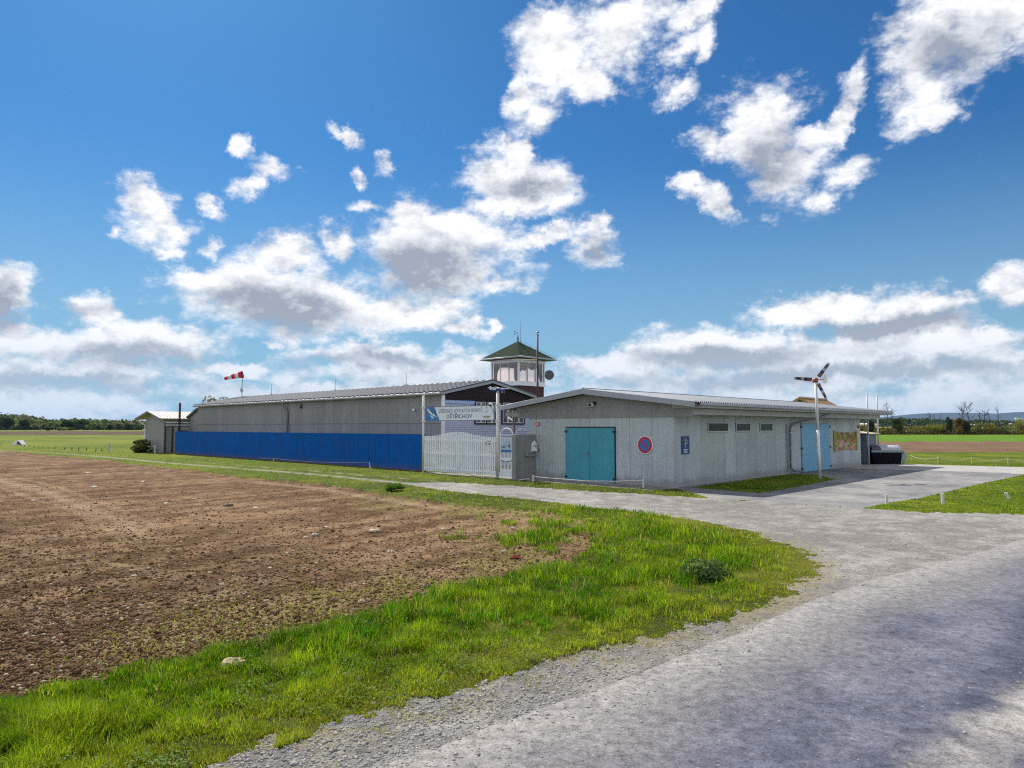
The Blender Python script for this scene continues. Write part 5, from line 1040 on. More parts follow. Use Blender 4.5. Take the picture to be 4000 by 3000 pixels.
# ================================================================ wind rotor
x_, y_, _ = G(3203, 1870); hubp = Vector(at(3186, 1485, y_)); T = Thing('wind_rotor', 'striped three-bladed toy wind rotor on a tall white pole by the garage', 'wind turbine', (x_, y_, 0), 'W')
tp = hubp-Vector((0, 0, .09)); b = MB(); mid = Vector((x_, y_, 0)).lerp(tp, .5); b.tube([(x_, y_, -.1), mid], .062, 14); b.tube([Vector((x_, y_, 0)).lerp(tp, .46), tp], .050, 14); T.part('pole', b, M_WPOST, smooth=True)
b = MB(); b.ball(hubp, .10, (1, 1, 1)); T.part('hub', b, mat('hub_red_gold', (.30, .06, .03), .5), smooth=True); b = MB(); b.tube([hubp+Vector((.02, .03, -.02)), hubp+Vector((.06, .25, -.02))], .085, 12); T.part('generator', b, mat('magenta', (.45, .02, .20), .5))
M_B = [mat('blade_brown', (.16, .085, .05), .6), mat('blade_navy', (.015, .02, .12), .5), mat('blade_grey', (.38, .38, .38), .5)]
for tipx, tipy in ((3099.5, 1477), (3236, 1419), (3226, 1559)):
    tip = Vector(at(tipx, tipy, y_)); d_ = tip-hubp; L_ = d_.length; d_.normalize(); e_ = d_.cross(Vector((0, 1, 0))).normalized(); e_ = (e_*.92+Vector((0, 1, 0))*.30).normalized(); nn_ = d_.cross(e_).normalized()*.012
    b = MB(); bands = [(.20, .40, 0), (.40, .55, 1), (.55, .68, 2), (.68, .80, 0), (.80, .90, 1), (.90, 1.0, 2)]
    for u0, u1, mi in bands:
        b.m = mi; w0 = .085-.035*u0; w1 = .085-.035*u1; vs = [hubp+d_*L_*u+e_*s_*w_+nn_*k_+Vector((0, -.05, 0)) for k_ in (-1, 1) for u, w_, s_ in ((u0, w0, -1), (u0, w0, 1), (u1, w1, 1), (u1, w1, -1))]
        b.add(vs, [(0, 1, 2, 3), (7, 6, 5, 4), (0, 4, 5, 1), (1, 5, 6, 2), (2, 6, 7, 3), (3, 7, 4, 0)])
    bl = T.part('blade', b, M_B); b = MB(); b.tube([hubp+Vector((0, -.04, 0)), hubp+d_*L_*.24+Vector((0, -.04, 0))], .014, 6); T.part('blade_root', b, M_STEEL, bl)
b = MB(); vv = Vector(at(3226, 1480, y_+.5)); b.tube([hubp+Vector((0, .1, 0)), vv], .016, 6); T.part('tail_boom', b, mat('boom_red', (.5, .12, .12), .5))
b = MB(); b.m = 0; z_ = vv; ed = Vector((.10, .12, 0)); b.add([z_+Vector((-.19, -.1, -.02)), z_+Vector((-.10, -.1, .20)), z_+Vector((.07, .1, .20)), z_+Vector((.09, .1, -.14)), z_+Vector((-.12, -.1, -.19))], [(0, 1, 2, 3, 4)]); b.add([Vector(v_)+Vector((0, .012, 0)) for v_ in b.v[:5]], [(4, 3, 2, 1, 0)]); T.part('tail_vane', b, M_SWHITE)
b = MB(); b.beam(z_+Vector((-.06, -.03, -.19)), z_+Vector((.03, .0, .20)), .035, .03); T.part('vane_brace', b, M_WHITE)
# ================================================================ flagpoles, kiosk, bin, brown shelter
for px_, yb_, yt_, lb in ((3395, 1813, 1542, 'slim flagpole nearer the garage corner, beside the kiosk'), (3434, 1808, 1546, 'slim flagpole in front of the dark lidded bin')):
    x_, y_, _ = G(px_, yb_); h_ = at(px_, yt_, y_)[2]; T = Thing('flagpole', lb, 'flagpole', (x_, y_, 0), 'W', 'two flagpoles behind the garage'); b = MB(); b.tube([(x_, y_, 0), (x_, y_, h_*.55), (x_, y_, h_)], [.045, .04, .03], 10); T.part('pole', b, mat('pole_grey', (.50, .52, .52), .5), smooth=True)
    b = MB(); b.tube([(x_, y_, h_-.02), (x_+.07, y_, h_-.02)], .022, 6); T.part('arm', b, M_GREYP)
T = Thing('kiosk', 'small grey hut with flat sandy roof behind the garage', 'hut', (-12.45, 40.4, 0)); b = MB(); b.box(-14.6, -12.45, 40.4, 42.0, 0, 1.58); T.part('wall', b, mat('kiosk_grey', (.16, .19, .24), .6))
b = MB(); b.prism([(-14.8, 1.60), (-12.25, 1.60), (-12.25, 1.63), (-13.8, 1.80), (-14.8, 1.80)], 'y', 40.2, 42.2); T.part('roof', b, mat('sandy_board', (.55, .47, .34), .7)); b = MB(); b.box(-13.45, -12.95, 40.375, 40.398, .75, 1.42); T.part('poster', b, M_SWHITE)
b = MB(); b.box(-13.25, -13.13, 40.37, 40.374, .98, 1.22); b.box(-13.32, -13.06, 40.37, 40.374, 1.24, 1.27); T.part('poster_print', b, mat('poster_red', (.35, .03, .12), .6))
x0, y0, _ = G(3412, 1812); x1, _, _ = G(3528, 1812); T = Thing('lidded_bin', 'low dark bin with pale rounded lid beside the flagpoles', 'bin', (x0, y0, 0), 'W')
zz = lambda py: at(3400, py, y0)[2]
b = MB(); b.add([(x0+.05, y0, 0), (x1-.12, y0, 0), (x1-.05, y0+.9, 0), (x0+.05, y0+.9, 0), (x0-.10, y0-.05, zz(1764)), (x1-.05, y0-.05, zz(1768)), (x1, y0+.95, zz(1764)), (x0-.1, y0+.95, zz(1764))], [(3, 2, 1, 0), (4, 5, 6, 7), (0, 1, 5, 4), (1, 2, 6, 5), (2, 3, 7, 6), (3, 0, 4, 7)]); T.part('body', b, mat('bin_dark', (.012, .010, .016), .9, spec=.05))
b = MB(); b.box(x0-.12, x1+.02, y0-.09, y0-.052, zz(1767), zz(1759)); b.prism([(y0-.09, zz(1770)), (y0+1, zz(1770)), (y0+1, zz(1759)), (y0-.09, zz(1759))], 'x', x1+.002, x1+.035); M_GG = mat('grey_green_metal', (.22, .31, .30), .55); T.part('rim', b, M_GG)
zc_, zt3 = zz(1762), zz(1739); prof = [(y0-.05+1.0*(1-math.cos(a_))/2, zc_+(zt3-zc_)*math.sin(a_)**.7) for a_ in np.linspace(0.0001, math.pi-.0001, 14)]
b = MB(); b.m = 0; b.prism(prof, 'x', x0+.42, x1-.09); b.m = 1; b.prism(prof, 'x', x0-.05, x0+.415); T.part('lid', b, [mat('lid_translucent', (.50, .50, .53), .5, 0, .15, 5), mat('lid_dark', (.10, .08, .13), .6)], smooth=False)
b = MB(); b.add([(x1-.085, y0-.05, zc_), (x1-.085, y0+.5, zt3), (x1+.05, y0+.5, zt3-.05), (x1+.22, y0-.02, zc_-.22), (x1+.05, y0-.02, .02), (x1-.08, y0-.02, .02)], [(0, 3, 2, 1), (0, 5, 4, 3)]); T.part('end_flap', b, M_GG)
YS = 47.0; P1 = toB(at(3125, 1553.7, YS)); a1 = P1[0]; b0_ = P1[1]; b1_ = hit(3228, 1564, 'a', a1)[1]; zr_ = P1[2]; hw_ = 2.2; ze_ = zr_-1.35
T = Thing('wooden_shelter', 'open wooden shelter with brown gabled roof behind the garage roof', 'shelter', (a1, b0_, 0)); M_WOOD = mat('brown_shingle', (.27, .15, .07), .8, 0, .2, 3, .3, 20)
b = MB()
for s_ in (-1, 1): b.add([(a1, b0_, zr_), (a1, b1_, zr_), (a1+s_*hw_, b1_+.5, ze_), (a1+s_*hw_, b0_-.35, ze_), (a1, b0_, zr_-.10), (a1, b1_, zr_-.10), (a1+s_*hw_, b1_+.5, ze_-.1), (a1+s_*hw_, b0_-.35, ze_-.1)], [(0, 1, 2, 3), (7, 6, 5, 4), (3, 2, 6, 7), (0, 3, 7, 4), (1, 5, 6, 2)])
T.part('roof', b, M_WOOD); b = MB(); b.tube([(a1, b0_-.05, zr_+.02), (a1, b1_+.05, zr_+.02)], .07, 6); T.part('ridge_board', b, mat('pale_wood', (.50, .40, .26), .7)); b = MB()
for s_ in (-1, 1): b.beam((a1, b0_-.06, zr_-.02), (a1+s_*hw_, b0_-.42, ze_-.02), .05, .16)
T.part('bargeboard', b, mat('golden_wood', (.40, .26, .08), .6))
for s_ in (-1, 1):
    for bb in (b0_+.2, b1_-.2): b = MB(); b.box(a1+s_*1.7-.07, a1+s_*1.7+.07, bb-.07, bb+.07, 0, ze_+.25); T.part('post', b, M_WOOD)
# ================================================================ single stones and the red rag
def rock(px, py, w_, h_, col, label, name='stone', group=None, cat='stone', seed=1):
    x_, y_, _ = G(px, py); s_ = w_/2705*y_/2; sh = h_/2705*y_; z0 = float(gh(x_, y_)[0]); rg = random.Random(seed); b = MB(); b.ball((x_, y_, z0+sh*.25), 1, (s_, s_*.8, sh*.5), 14, 9)
    b.v = [(v_[0]+rg.uniform(-.12, .12)*s_, v_[1]+rg.uniform(-.12, .12)*s_, v_[2]+rg.uniform(-.1, .1)*sh) for v_ in b.v]
    return single(name, label, cat, (x_, y_, z0), b, mat('stone_%d' % int(sum(col)*100), col, .85, 0, .2, 30, .6, 90, 0), 'W', group)
rock(1463, 2071, 46, 20, (.55, .44, .30), 'largest flat pale slab of stone lying on the ploughed field', seed=3)
rock(1527, 2153, 28, 15, (.58, .48, .36), 'rounded cream stone below the flat slab', seed=4)
rock(908, 2608, 92, 44, (.46, .36, .21), 'broad sandy stone half hidden in the verge grass', seed=5)
rock(1668, 2290, 30, 22, (.17, .13, .10), 'dark blocky stone near the verge', seed=6)
rock(1413, 2352, 30, 16, (.48, .36, .24), 'pale stone beside a green tuft close to the verge', seed=7)
rock(1133, 2471, 26, 12, (.55, .46, .34), 'pale stone at the edge of the verge grass', seed=8)
rock(1230, 2083, 26, 12, (.52, .46, .40), 'greyish stone on the field left of the flat slab', seed=9)
rock(893, 1969, 38, 18, (.20, .15, .11), 'dark brown clod lying far out on the field', 'clod', None, 'clod', seed=10)
rock(1306, 2345, 30, 16, (.18, .11, .075), 'dark clod beside two others close to the verge', 'clod', None, 'clod', seed=20)
rock(2004, 2060, 20, 14, (.55, .44, .32), 'small pale stone among patchy grass at the tip of the field', seed=21)
rock(1968, 2146, 22, 12, (.48, .40, .30), 'small stone just above the red rag', seed=22)
small = [(523, 2235), (1122, 2147), (1055, 2213), (1274, 2050), (1195, 2087), (867, 2270), (550, 2346), (1000, 1981), (1228, 1983), (370, 1900), (345, 1846), (820, 2228), (1730, 2060), (2130, 2110), (560, 1880), (140, 1898), (650, 1960), (130, 1950), (760, 1945)]
so = rock(*small[0], 20, 9, (.70, .64, .54), 'small pale stone lying on the bare soil', group='small pale stones on the ploughed field', seed=11)
for (px_, py_) in small[1:]:
    c_ = so.copy(); COL.objects.link(c_); x_, y_, _ = G(px_, py_); c_.location = (x_, y_, float(gh(x_, y_)[0])); c_.rotation_euler = (0, 0, random.uniform(0, 6)); k_ = y_/G(523, 2235)[1]*random.uniform(.7, 1.1); c_.scale = (k_, k_, k_)
x_, y_, _ = G(2012, 2172); z0 = float(gh(x_, y_)[0]); b = MB(); rg = random.Random(5); nx_, ny_ = 12, 8
b.add([(x_-.09+.18*i/nx_+rg.uniform(-.006, .006), y_-.05+.10*j/ny_, z0+.012+.035*abs(math.sin(i*1.1+j*.8))*math.sin(math.pi*j/ny_)*math.sin(math.pi*i/nx_)+rg.uniform(0, .006)) for j in range(ny_+1) for i in range(nx_+1)], [(j*(nx_+1)+i, j*(nx_+1)+i+1, (j+1)*(nx_+1)+i+1, (j+1)*(nx_+1)+i) for j in range(ny_) for i in range(nx_)])
single('rag', 'crumpled dark red rag lying on the field', 'rag', (x_, y_, z0), b, mat('rag_red', (.22, .015, .025), .9), 'W')
# ================================================================ plants and the far distance
def leaves(P_, size, col, flat=.5, outw=None):
    """one small leaf quad at every point of P_"""
    n = len(P_); a = RNG.normal(0, 1, (n, 3)); a /= np.linalg.norm(a, axis=1)[:, None]; b = RNG.normal(0, 1, (n, 3)); b -= (a*b).sum(1)[:, None]*a; b /= np.linalg.norm(b, axis=1)[:, None]
    s = (size*RNG.uniform(.6, 1.4, n))[:, None]; v = np.empty((n, 4, 3)); v[:, 0] = P_-a*s*.5; v[:, 1] = P_+b*s*.32; v[:, 2] = P_+a*s*.5; v[:, 3] = P_-b*s*.32
    return v.reshape(-1, 3), np.arange(n*4).reshape(-1, 4), np.repeat(col, 4, 0)
def puff(c, rad, n, lumps=9, seed=0):
    """points through a lumpy crown centred c"""
    rg = np.random.default_rng(seed); L = rg.normal(0, 1, (lumps, 3)); L /= np.linalg.norm(L, axis=1)[:, None]; L = L*rg.uniform(.35, .75, (lumps, 1)); rr_ = rg.uniform(.28, .52, lumps)
    k = rg.integers(0, lumps, n); d = rg.normal(0, 1, (n, 3)); d /= np.linalg.norm(d, axis=1)[:, None]; p = L[k]+d*(rr_[k]*rg.uniform(.55, 1.0, n)**.5)[:, None]
    tone = (k*7919 % 13)/13.0; return np.array(c)+p*np.array(rad), tone
def crowncol(n, lo, hi, tone): return ncol(lo, hi, np.clip(tone*.6+RNG.random(n)*.5, 0, 1))
def leafy(name, lab, cat, x, y, h, w, n, lo, hi, trunk=.25, size=.3, group=None, seed=1, z0=0.0):
    T = Thing(name, lab, cat, (x, y, z0), 'W', group); ch = h*(1-trunk); c = (0, 0, h*trunk+ch*.5); P_, tn = puff(c, (w/2*1.15, w/2*1.15, ch*.56), n, 11, seed); P_[:, 2] = np.maximum(P_[:, 2], .02)
    v, f, cl = leaves(P_, size, crowncol(n, lo, hi, tn)); o = link('crown', np_mesh('crown', v, f, M_LEAF, cl), parent=T.empty)
    if trunk > 0:
        b = MB(); rg = random.Random(seed); b.tube([(x, y, z0-.1), (x+.03*h*rg.uniform(-1, 1), y, z0+h*trunk), (x+.02*h, y, z0+h*.75)], [h*.028, h*.02, h*.006], 6)
        for _ in range(5): b.tube([(x, y, z0+h*trunk*rg.uniform(.8, 1.3)), (x+w*.35*rg.uniform(-1, 1), y+w*.3*rg.uniform(-1, 1), z0+h*rg.uniform(.5, .85))], [h*.012, h*.003], 5)
        T.part('trunk', b, mat('bark', (.07, .055, .045), .9, 0, .3, 3))
    return T
# the grey-green nettle clump in the verge
x_, y_, _ = G(2770, 2262); T = Thing('nettle_clump', 'dense dark grey-green nettle clump with a deep shadow in the verge grass', 'plant', (x_, y_, 0), 'W')
n = 5200; P_, tn = puff((0, .05, .10), (.36, .27, .20), n, 16, 5); P_[:, 2] = np.abs(P_[:, 2])+.01; v, f, cl = leaves(P_, .042, ncol((.045, .095, .020), (.20, .29, .10), np.clip(tn*.5+RNG.random(n)*.6, 0, 1))); o = link('foliage', np_mesh('foliage', v, f, M_LEAF, cl), parent=T.empty)
b = MB()
for i in range(26): a_ = i*2.4; r_ = .26*math.sqrt(i/26); b.tube([(x_+r_*math.cos(a_)*.8, y_+r_*math.sin(a_)*.6, 0), (x_+r_*math.cos(a_), y_+r_*math.sin(a_)*.8, .22)], .004, 4)
T.part('stems', b, mat('stem_green', (.08, .13, .05), .8))
# second smaller tuft
x_, y_, _ = G(1540, 1917); leafy('weed_tuft', 'dark green weed tuft growing at the far edge of the field', 'plant', x_, y_, .22, .7, 900, (.05, .11, .02), (.13, .22, .04), 0, .07, seed=8)
# bush by the shed
x_, y_, _ = G(540, 1768); leafy('bush', 'dark olive bush beside the small shed', 'bush', x_, y_+.5, .95, 1.9, 2600, (.035, .045, .012), (.10, .12, .03), 0, .12, seed=4)
# tree behind the hangar
for px_, D_, top, w_, lb, sd2 in ((832, 118, 1559, 4.6, 'olive tree crown rising behind the far end of the hangar roof', 3), (882, 125, 1556, 4.8, 'second olive tree crown nearer the windsock behind the hangar roof', 9), (756, 120, 1600, 2.2, 'thin pale tree top over the lean-to roof', 12)):
    x_, y_, z_ = at(px_, top, D_); leafy('broadleaf_tree', lb, 'tree', x_, y_, z_, w_, 2600 if w_ > 3 else 350, (.08, .09, .03), (.20, .20, .07), .3, .28, seed=sd2, group=None)
# hedge line on the right, beyond the crop field
HB = [(3575, 1645, 1697, 44), ]
def place(px, top, base_d): x_, y_, z_ = at(px, top, base_d); return x_, y_, z_
DD = 178.0
bush_list = [  # px, top, width px, tone, label
 (3325, 1655, 70, 1, 'olive bush just left of the garage end in the hedge'), (3448, 1667, 36, 2, 'yellow olive bush between the two thin bare trees'),
 (3505, 1664, 50, 1, 'low green bush right of the leaning bare tree'), (3590, 1668, 60, 1, 'low green bush right of the dark round tree'),
 (3645, 1657, 66, 2, 'large round yellow-green bush in the hedge'), (3692, 1668, 36, 3, 'reddish olive bush right of the large round bush'),
 (3735, 1659, 62, 2, 'broad yellow-green bush under the two young green trees'), (3776, 1662, 44, 4, 'pale silvery green bush in the hedge'), (3806, 1664, 50, 4, 'pale grey-green bush left of the reddish hedge part'),
 (3850, 1669, 56, 3, 'low reddish brown bush in the hedge'), (3893, 1668, 60, 1, 'low green bush before the long pale building'), (3940, 1664, 60, 4, 'green bush before the white silo'),
 (3992, 1640, 66, 2, 'tall golden green bush at the picture edge'), (4060, 1650, 80, 1, 'green bush at the far end of the hedge')]
tones = {1: ((.040, .070, .012), (.19, .24, .045)), 2: ((.09, .11, .010), (.36, .34, .045)), 3: ((.09, .065, .02), (.30, .20, .08)), 4: ((.11, .16, .06), (.34, .42, .20))}
for i, (px_, top, wp, tn_, lb) in enumerate(bush_list):
    x_, y_, z_ = place(px_, top, DD+(i*37 % 7)); w_ = wp/2705*DD*1.15; leafy('bush', lb, 'bush', x_, y_, z_, w_, 2100, *tones[tn_], 0, .30, 'bushes of the hedge beyond the fields', seed=20+i)
for px_, top, wp, lb, sd2 in ((3512, 1632, 46, 'dark dense funnel-shaped tree right of the flagpoles', 31), (3402, 1640, 18, 'narrow dark green tree behind the kiosk', 32), (3704, 1632, 24, 'small dark green tree left of the tall bare trees', 33), (3745, 1632, 30, 'reddish young tree left of the tall bare trees', 34), (3772, 1642, 34, 'dark green young tree under the tall bare tree', 35)):
    x_, y_, z_ = place(px_, top, DD-2); leafy('hedge_tree', lb, 'tree', x_, y_, z_, wp/2705*DD*1.1, 2400, *((tones[3] if 'reddish' in lb else ((.022, .035, .010), (.085, .105, .03)))), .22, .30, 'small leafy trees of the hedge', seed=sd2)
M_BARE = mat('bare_bark', (.06, .05, .065), .9, 0, .2, 2)
def bare(px, top, lab, seed, lean=0, crown=1.0, group='bare trees in the hedge'):
    x_, y_, z_ = place(px, top, DD+4); rg = random.Random(seed); T = Thing('bare_tree', lab, 'tree', (x_, y_, 0), 'W', group); h = z_
    b = MB(); tpx = x_+lean; trunk = [(x_, y_, -.1), (x_+lean*.2, y_, h*.35), (x_+lean*.6+rg.uniform(-.1, .1), y_, h*.7), (tpx, y_, h)]; b.tube(trunk, [.15, .11, .07, .03], 6); T.part('trunk', b, M_BARE)
    b = MB()
    def br(p, d, L, r, dep):
        q = p+d*L; b.tube([p, (p+q)/2+Vector((rg.uniform(-1, 1), rg.uniform(-1, 1), rg.uniform(-.3, 1)))*L*.08, q], [r, r*.75, r*.5], 4)
        if dep > 0:
            for _ in range(3):
                dd = (d+Vector((rg.uniform(-1, 1), rg.uniform(-1, 1), rg.uniform(-.2, .9)))*.75).normalized(); br(p+d*L*rg.uniform(.45, 1), dd, L*rg.uniform(.45, .7), r*.55, dep-1)
    for i in range(int(9*crown)+3):
        u = rg.uniform(.45, .97); k = min(2, int(u*3)); p = Vector(trunk[k]).lerp(Vector(trunk[k+1]), u*3-k); d = Vector((rg.uniform(-1, 1), rg.uniform(-1, 1), rg.uniform(.2, 1.1))).normalized(); br(p, d, h*rg.uniform(.10, .20)*crown, .045, 2)
    T.part('branches', b, M_BARE); return T
for i, (px_, top, lb, ln, cr) in enumerate([(3465, 1583, 'tall thin bare tree with a small crown behind the flagpoles', .0, 1.0), (3483, 1592, 'thin bare pole-like tree right of the one behind the flagpoles', .1, .5), (3378, 1620, 'slender bare tree seen under the garage eave', -.6, .5), (3450, 1640, 'short bare tree seen under the end of the garage eave', 0, .5),
   (3612, 1640, 'small bare tree right of the dark round tree', 0, .7), (3632, 1615, 'bare tree behind the large round bush', 0, .6), (3648, 1622, 'small bare tree right above the large round bush', 0, .7), (3672, 1617, 'thin straight bare tree before the blue hills', 0, .35),
   (3768, 1588, 'tallest wide-crowned bare tree before the hills', -1.0, 1.3), (3790, 1590, 'dark crooked bare tree next to the tallest one', -1.1, 1.1), (3826, 1608, 'faint thin bare tree left of the long pale building', 0, .6), (3842, 1602, 'bare tree with a spiky crown left of the long pale building', .3, .8), (3862, 1612, 'faint thin bare tree above the low pale roof', 0, .5), (3897, 1596, 'slender bare tree rising over the long pale building', .1, .6)]): bare(px_, top, lb, 50+i, ln, cr)
# undergrowth along the hedge
n = 26000; X = RNG.uniform(78, 150, n); Yq = 180+RNG.normal(0, 1.8, n); hh_ = 1.1+2.0*fbm(X, X*0, .25, 3, 140); Z = np.abs(RNG.uniform(0, 1, n))*hh_; v, f, cl = leaves(np.stack([X, Yq, Z], -1), .32, ncol((.06, .06, .022), (.26, .24, .085), np.clip(fbm(X, Z*3, .6, 3, 141)*1.6-.4+RNG.normal(0, .15, n), 0, 1)))
link('undergrowth', np_mesh('undergrowth', v, f, M_LEAF, cl), 'brown green undergrowth filling the hedge line', None, 'stuff')
n = 9000; X = RNG.uniform(-25, 78, n); Yq = 182+RNG.normal(0, 1.8, n); Z = RNG.uniform(0, 1.6, n); v, f, cl = leaves(np.stack([X, Yq, Z], -1), .4, ncol((.05, .05, .02), (.17, .16, .07), RNG.random(n)))
link('undergrowth', np_mesh('undergrowth', v, f, M_LEAF, cl), 'undergrowth continuing behind the buildings', None, 'stuff')
# rape field behind the hedge: a gently rising yellow slope
gr_ = MB(); gr_.add([(60, 230, -.2), (260, 230, -.2), (560, 520, 1.9), (110, 520, 1.9)], [(0, 1, 2, 3)]); s_ = single('yellow_field', 'yellow rape field glimpsed through the hedge', 'field', (150, 300, 0), gr_, mat('rape_yellow', (.34, .31, .06), .9, 0, .1, .2), 'W'); s_['kind'] = 'structure'; del s_['category']
# far buildings
def shed_far(px0, px1, top, eave, D_, colr, roofc, lb, name='farm_building'):
    x0, y_, zt_ = at(px0, top, D_); x1 = at(px1, top, D_)[0]; zb = at(px0, eave, D_)[2]; T = Thing(name, lb, 'building', ((x0+x1)/2, y_, 0), 'W'); b = MB(); b.box(x0, x1, y_, y_+12, 0, zb)
    T.part('wall', b, mat('far_wall_%d' % int(colr[0]*100), colr, .8)); b = MB(); b.prism([(y_-.4, zb), (y_+12.4, zb), (y_+6, zt_)], 'x', x0-.5, x1+.5); T.part('roof', b, mat('far_roof_%d' % int(roofc[0]*100), roofc, .8))
    b = MB(); k_ = max(2, int((x1-x0)/5))
    for i in range(k_): b.box(x0+(i+.3)*(x1-x0)/k_, x0+(i+.7)*(x1-x0)/k_, y_-.06, y_-.01, zb*.55, zb*.8)
    T.part('window_band', b, M_DARK); return T
shed_far(3852, 3962, 1650, 1657, 640, (.22, .22, .26), (.62, .46, .46), 'long low farm building with pinkish roof before the hills')
shed_far(3345, 3430, 1653, 1657.5, 300, (.45, .42, .38), (.68, .62, .52), 'long low building with cream roof seen under the garage eave')
shed_far(3535, 3565, 1651, 1657, 700, (.7, .7, .7), (.35, .33, .38), 'small white farmhouse with dark roof beyond the hedge')
shed_far(3660, 3685, 1653, 1658, 760, (.28, .32, .42), (.30, .34, .46), 'small blue grey barn beyond the hedge')
shed_far(3800, 3828, 1657, 1661, 520, (.75, .75, .78), (.75, .76, .78), 'low white shed left of the pinkish roofed building')
x0, y_, zt_ = at(3968, 1638, 600); x1 = at(3990, 1638, 600)[0]; T = Thing('silo', 'stout white silo beside the pinkish roofed farm building', 'silo', ((x0+x1)/2, y_, 0), 'W'); b = MB(); b.tube([((x0+x1)/2, y_, 0), ((x0+x1)/2, y_, zt_)], (x1-x0)/2, 20); T.part('body', b, mat('silo_white', (.58, .60, .62), .6)); b = MB(); b.tube([((x0+x1)/2, y_, zt_), ((x0+x1)/2, y_, zt_+1.3)], [(x1-x0)/2+.5, (x1-x0)/2+.4], 20); T.part('cap', b, mat('silo_cap', (.65, .66, .68), .6))
# a far belt of woodland and the blue hills
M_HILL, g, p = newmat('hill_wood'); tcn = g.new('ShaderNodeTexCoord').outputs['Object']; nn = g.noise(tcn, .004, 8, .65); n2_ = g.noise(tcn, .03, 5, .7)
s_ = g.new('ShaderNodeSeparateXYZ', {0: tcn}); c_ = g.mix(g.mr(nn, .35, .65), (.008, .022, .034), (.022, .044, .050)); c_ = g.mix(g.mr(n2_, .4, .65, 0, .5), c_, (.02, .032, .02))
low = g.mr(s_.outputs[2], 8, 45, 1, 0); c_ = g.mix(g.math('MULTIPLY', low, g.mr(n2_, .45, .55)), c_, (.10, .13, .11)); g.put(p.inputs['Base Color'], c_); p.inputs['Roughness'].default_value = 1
def ridge(name, D_, prof, depth, nx=400, ny=22, rough=6.0, seed=0, ex0=-1, ex1=1):
    px = np.linspace(prof[0][0], prof[-1][0], nx); tops = np.interp(px, [q[0] for q in prof], [q[1] for q in prof]); co_ = []
    X0 = (px-2000)/2705*D_; Z0 = 2+(1667-tops)/2705*D_
    for j in range(ny):
        u = j/(ny-1); yy = D_-depth*(1-u); prof_ = u**.8 if u < 1 else 1
        co_.append(np.stack([X0*(yy/D_), np.full(nx, yy), Z0*prof_+(fbm(X0, np.full(nx, yy), 1/180, 5, seed)-.5)*rough*2*(.2+u)], -1))
    co_.append(np.stack([X0*1.1, np.full(nx, D_+depth), np.full(nx, -5.0)], -1)); C_ = np.concatenate(co_); i, j = np.meshgrid(np.arange(nx-1), np.arange(ny), indexing='xy'); i, j = i.ravel(), j.ravel()
    f = np.stack([j*nx+i, j*nx+i+1, (j+1)*nx+i+1, (j+1)*nx+i], -1); link(name, np_mesh(name, C_, f, M_HILL, smooth=True), kind='structure')
ridge('hills', 6200, [(700, 1668), (1800, 1660), (2600, 1655), (3000, 1650), (3250, 1640), (3400, 1633), (3476, 1626), (3560, 1618), (3640, 1615), (3730, 1612.5), (3800, 1614), (3900, 1613.5), (4000, 1609), (4150, 1604), (4400, 1615), (4800, 1635), (5600, 1664)], 1500, rough=5, seed=150)
# left wood: individual crowns on a gently rising slope
prof = [(-900, 1590), (-300, 1600), (0, 1613), (30, 1613), (60, 1620), (110, 1622), (140, 1630), (200, 1637), (280, 1637), (400, 1639), (560, 1643), (700, 1646), (1000, 1650), (1500, 1655)]
def slope_h(x, y): 
    pxx = 2000+2705*x/y; t = np.interp(pxx, [q[0] for q in prof], [q[1] for q in prof]); zt = (1667-t)/2705*900+2-9; return np.clip((y-430)/470, 0, 1)**1.1*np.maximum(zt, 0)
nx, ny = 160, 24; xs = np.linspace(-1, 0, nx); C_ = []
for j in range(ny):
    yy = 425+(1000-425)*j/(ny-1); X = -yy*1.15+xs*0+(xs+1)*yy*1.0; C_.append(np.stack([X, np.full(nx, yy), slope_h(X, yy)-.3], -1))
C_ = np.concatenate(C_); i, j = np.meshgrid(np.arange(nx-1), np.arange(ny-1), indexing='xy'); i, j = i.ravel(), j.ravel(); me = np_mesh('hill', C_, np.stack([j*nx+i, j*nx+i+1, (j+1)*nx+i+1, (j+1)*nx+i], -1), mat('wood_floor', (.035, .05, .02), .95, 0, .3, .05), smooth=True); link('wooded_slope', me, kind='structure')
vs, cs = [], []
nt = 1800; ys = np.where(np.arange(nt) < 420, RNG.uniform(427, 446, nt), 432+470*RNG.random(nt)**.9); xs_ = -ys*(.12+.72*RNG.random(nt)); hs = slope_h(xs_, ys)
order = np.argsort(ys)
for k_ in range(nt):
    x_, y_, z0 = xs_[k_], ys[k_], hs[k_]; t = np.interp(2000+2705*x_/y_, [q[0] for q in prof], [q[1] for q in prof]); zmax = (1667-t)/2705*y_+2+RNG.uniform(-1.2, .6); hgt = min(RNG.uniform(6.5, 11.5) if k_ >= 420 else RNG.uniform(2.2, 5), max(2.5, zmax-z0)); w_ = RNG.uniform(5, 8.5)
    m_ = 70; P_, tn = puff((x_, y_, z0+hgt*.52), (w_/2, w_/2, hgt*.52), m_, 7, k_); v, f, _ = leaves(P_, 2.0, np.zeros((m_, 3)))
    kind = RNG.random(); lo, hi = (((.032, .060, .026), (.09, .14, .048)) if kind < .5 else (((.06, .085, .040), (.18, .20, .10)) if kind < .85 else ((.08, .07, .05), (.21, .17, .12))))
    vs.append(v); cs.append(np.repeat(crowncol(m_, lo, hi, tn), 4, 0))
V = np.concatenate(vs); link('forest', np_mesh('forest', V, np.arange(len(V)).reshape(-1, 4), M_LEAF, np.concatenate(cs)), 'wooded slope beyond the meadow', None, 'stuff')
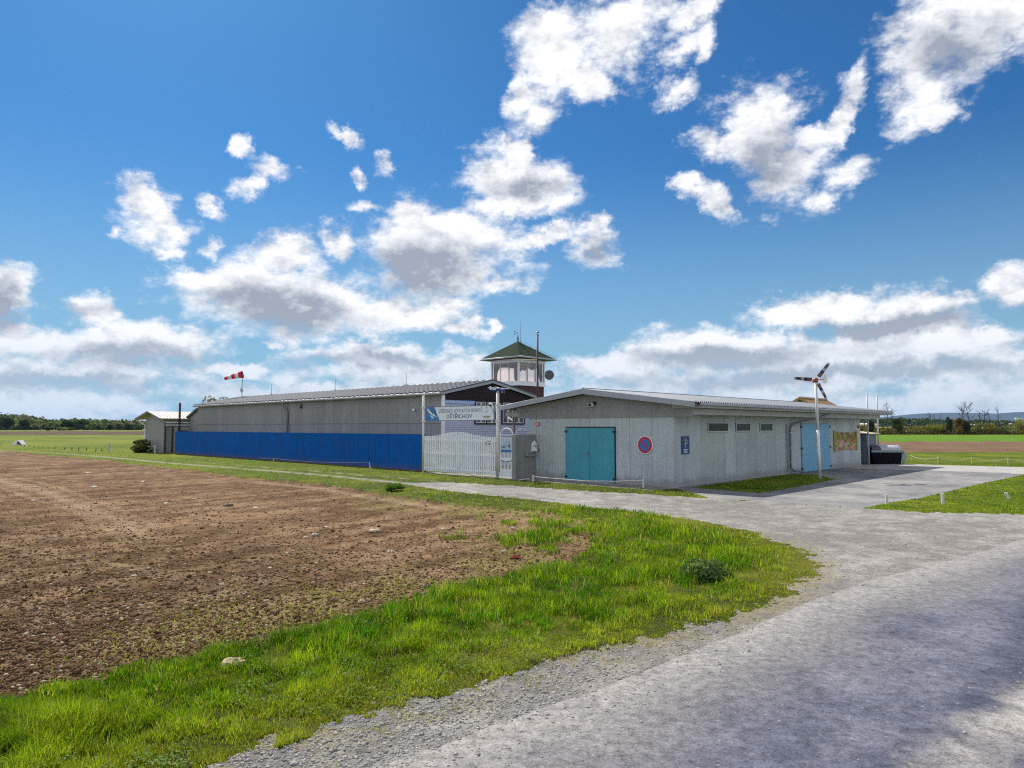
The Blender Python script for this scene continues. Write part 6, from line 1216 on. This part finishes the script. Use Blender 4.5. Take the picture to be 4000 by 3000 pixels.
for i, (px_, top, wp, hb, lb) in enumerate([(187, 1669, 14, 1682, 'small round dark bush standing alone before the wood'), (245, 1670, 38, 1682, 'wide pale green bush before the wood'), (275, 1671, 24, 1682, 'green bush joined to the wide pale bush'), (255, 1640, 34, 1681, 'dark tree at the front of the wood'), (310, 1638, 62, 1681, 'broad dark tree group at the front of the wood'), (430, 1660, 20, 1681, 'low dark tree in front of the pale wood'), (500, 1655, 30, 1681, 'dark low tree close to the shed roof line'), (100, 1632, 36, 1681, 'tall dark tree at the front of the wood on the far side'), (20, 1628, 46, 1681, 'tallest dark tree at the picture edge of the wood')]):
    D_ = 2*2705/(hb-1667)+6*(i % 3); x_, y_, z_ = at(px_, top, D_); tn_ = ((.10, .13, .05), (.24, .27, .11)) if 'pale green' in lb else ((.026, .050, .022), (.08, .125, .045)); leafy('far_tree' if top < 1665 else 'far_bush', lb, 'tree' if top < 1665 else 'bush', x_, y_, z_, wp/2705*D_*1.1, 2600, *tn_, .12 if top < 1665 else 0, 1.1 if top < 1665 else .7, None, 60+i)
# low wood behind the buildings between the two sides
n = 16000; X = RNG.uniform(-60, 420, n); Yq = RNG.uniform(560, 600, n); hh_ = 4+7*fbm(X, X*0, .03, 3, 160); Z = RNG.random(n)*hh_; v, f, cl = leaves(np.stack([X, Yq, Z], -1), 2.0, ncol((.02, .04, .018), (.07, .10, .04), RNG.random(n))); link('forest', np_mesh('forest', v, f, M_LEAF, cl), 'low belt of woodland far behind the buildings', None, 'stuff')
# ================================================================ the air
hm = bpy.data.materials.new('air'); hm.use_nodes = True; g = NG(hm.node_tree); hm.node_tree.nodes.remove(hm.node_tree.nodes['Principled BSDF'])
pv = g.new('ShaderNodeVolumePrincipled', {'Color': (.38, .62, 1.0, 1), 'Density': 4.2e-5, 'Anisotropy': .2}); g.l.new(pv.outputs[0], g.n['Material Output'].inputs['Volume'])
b = MB(); b.box(-9000, 9000, -300, 8200, -8, 175); me = bpy.data.meshes.new('haze'); me.from_pydata(b.v, [], b.f); me.materials.append(hm); o = bpy.data.objects.new('haze', me); COL.objects.link(o); o['kind'] = 'stuff'; o['label'] = 'thin blue air haze over the whole plain'
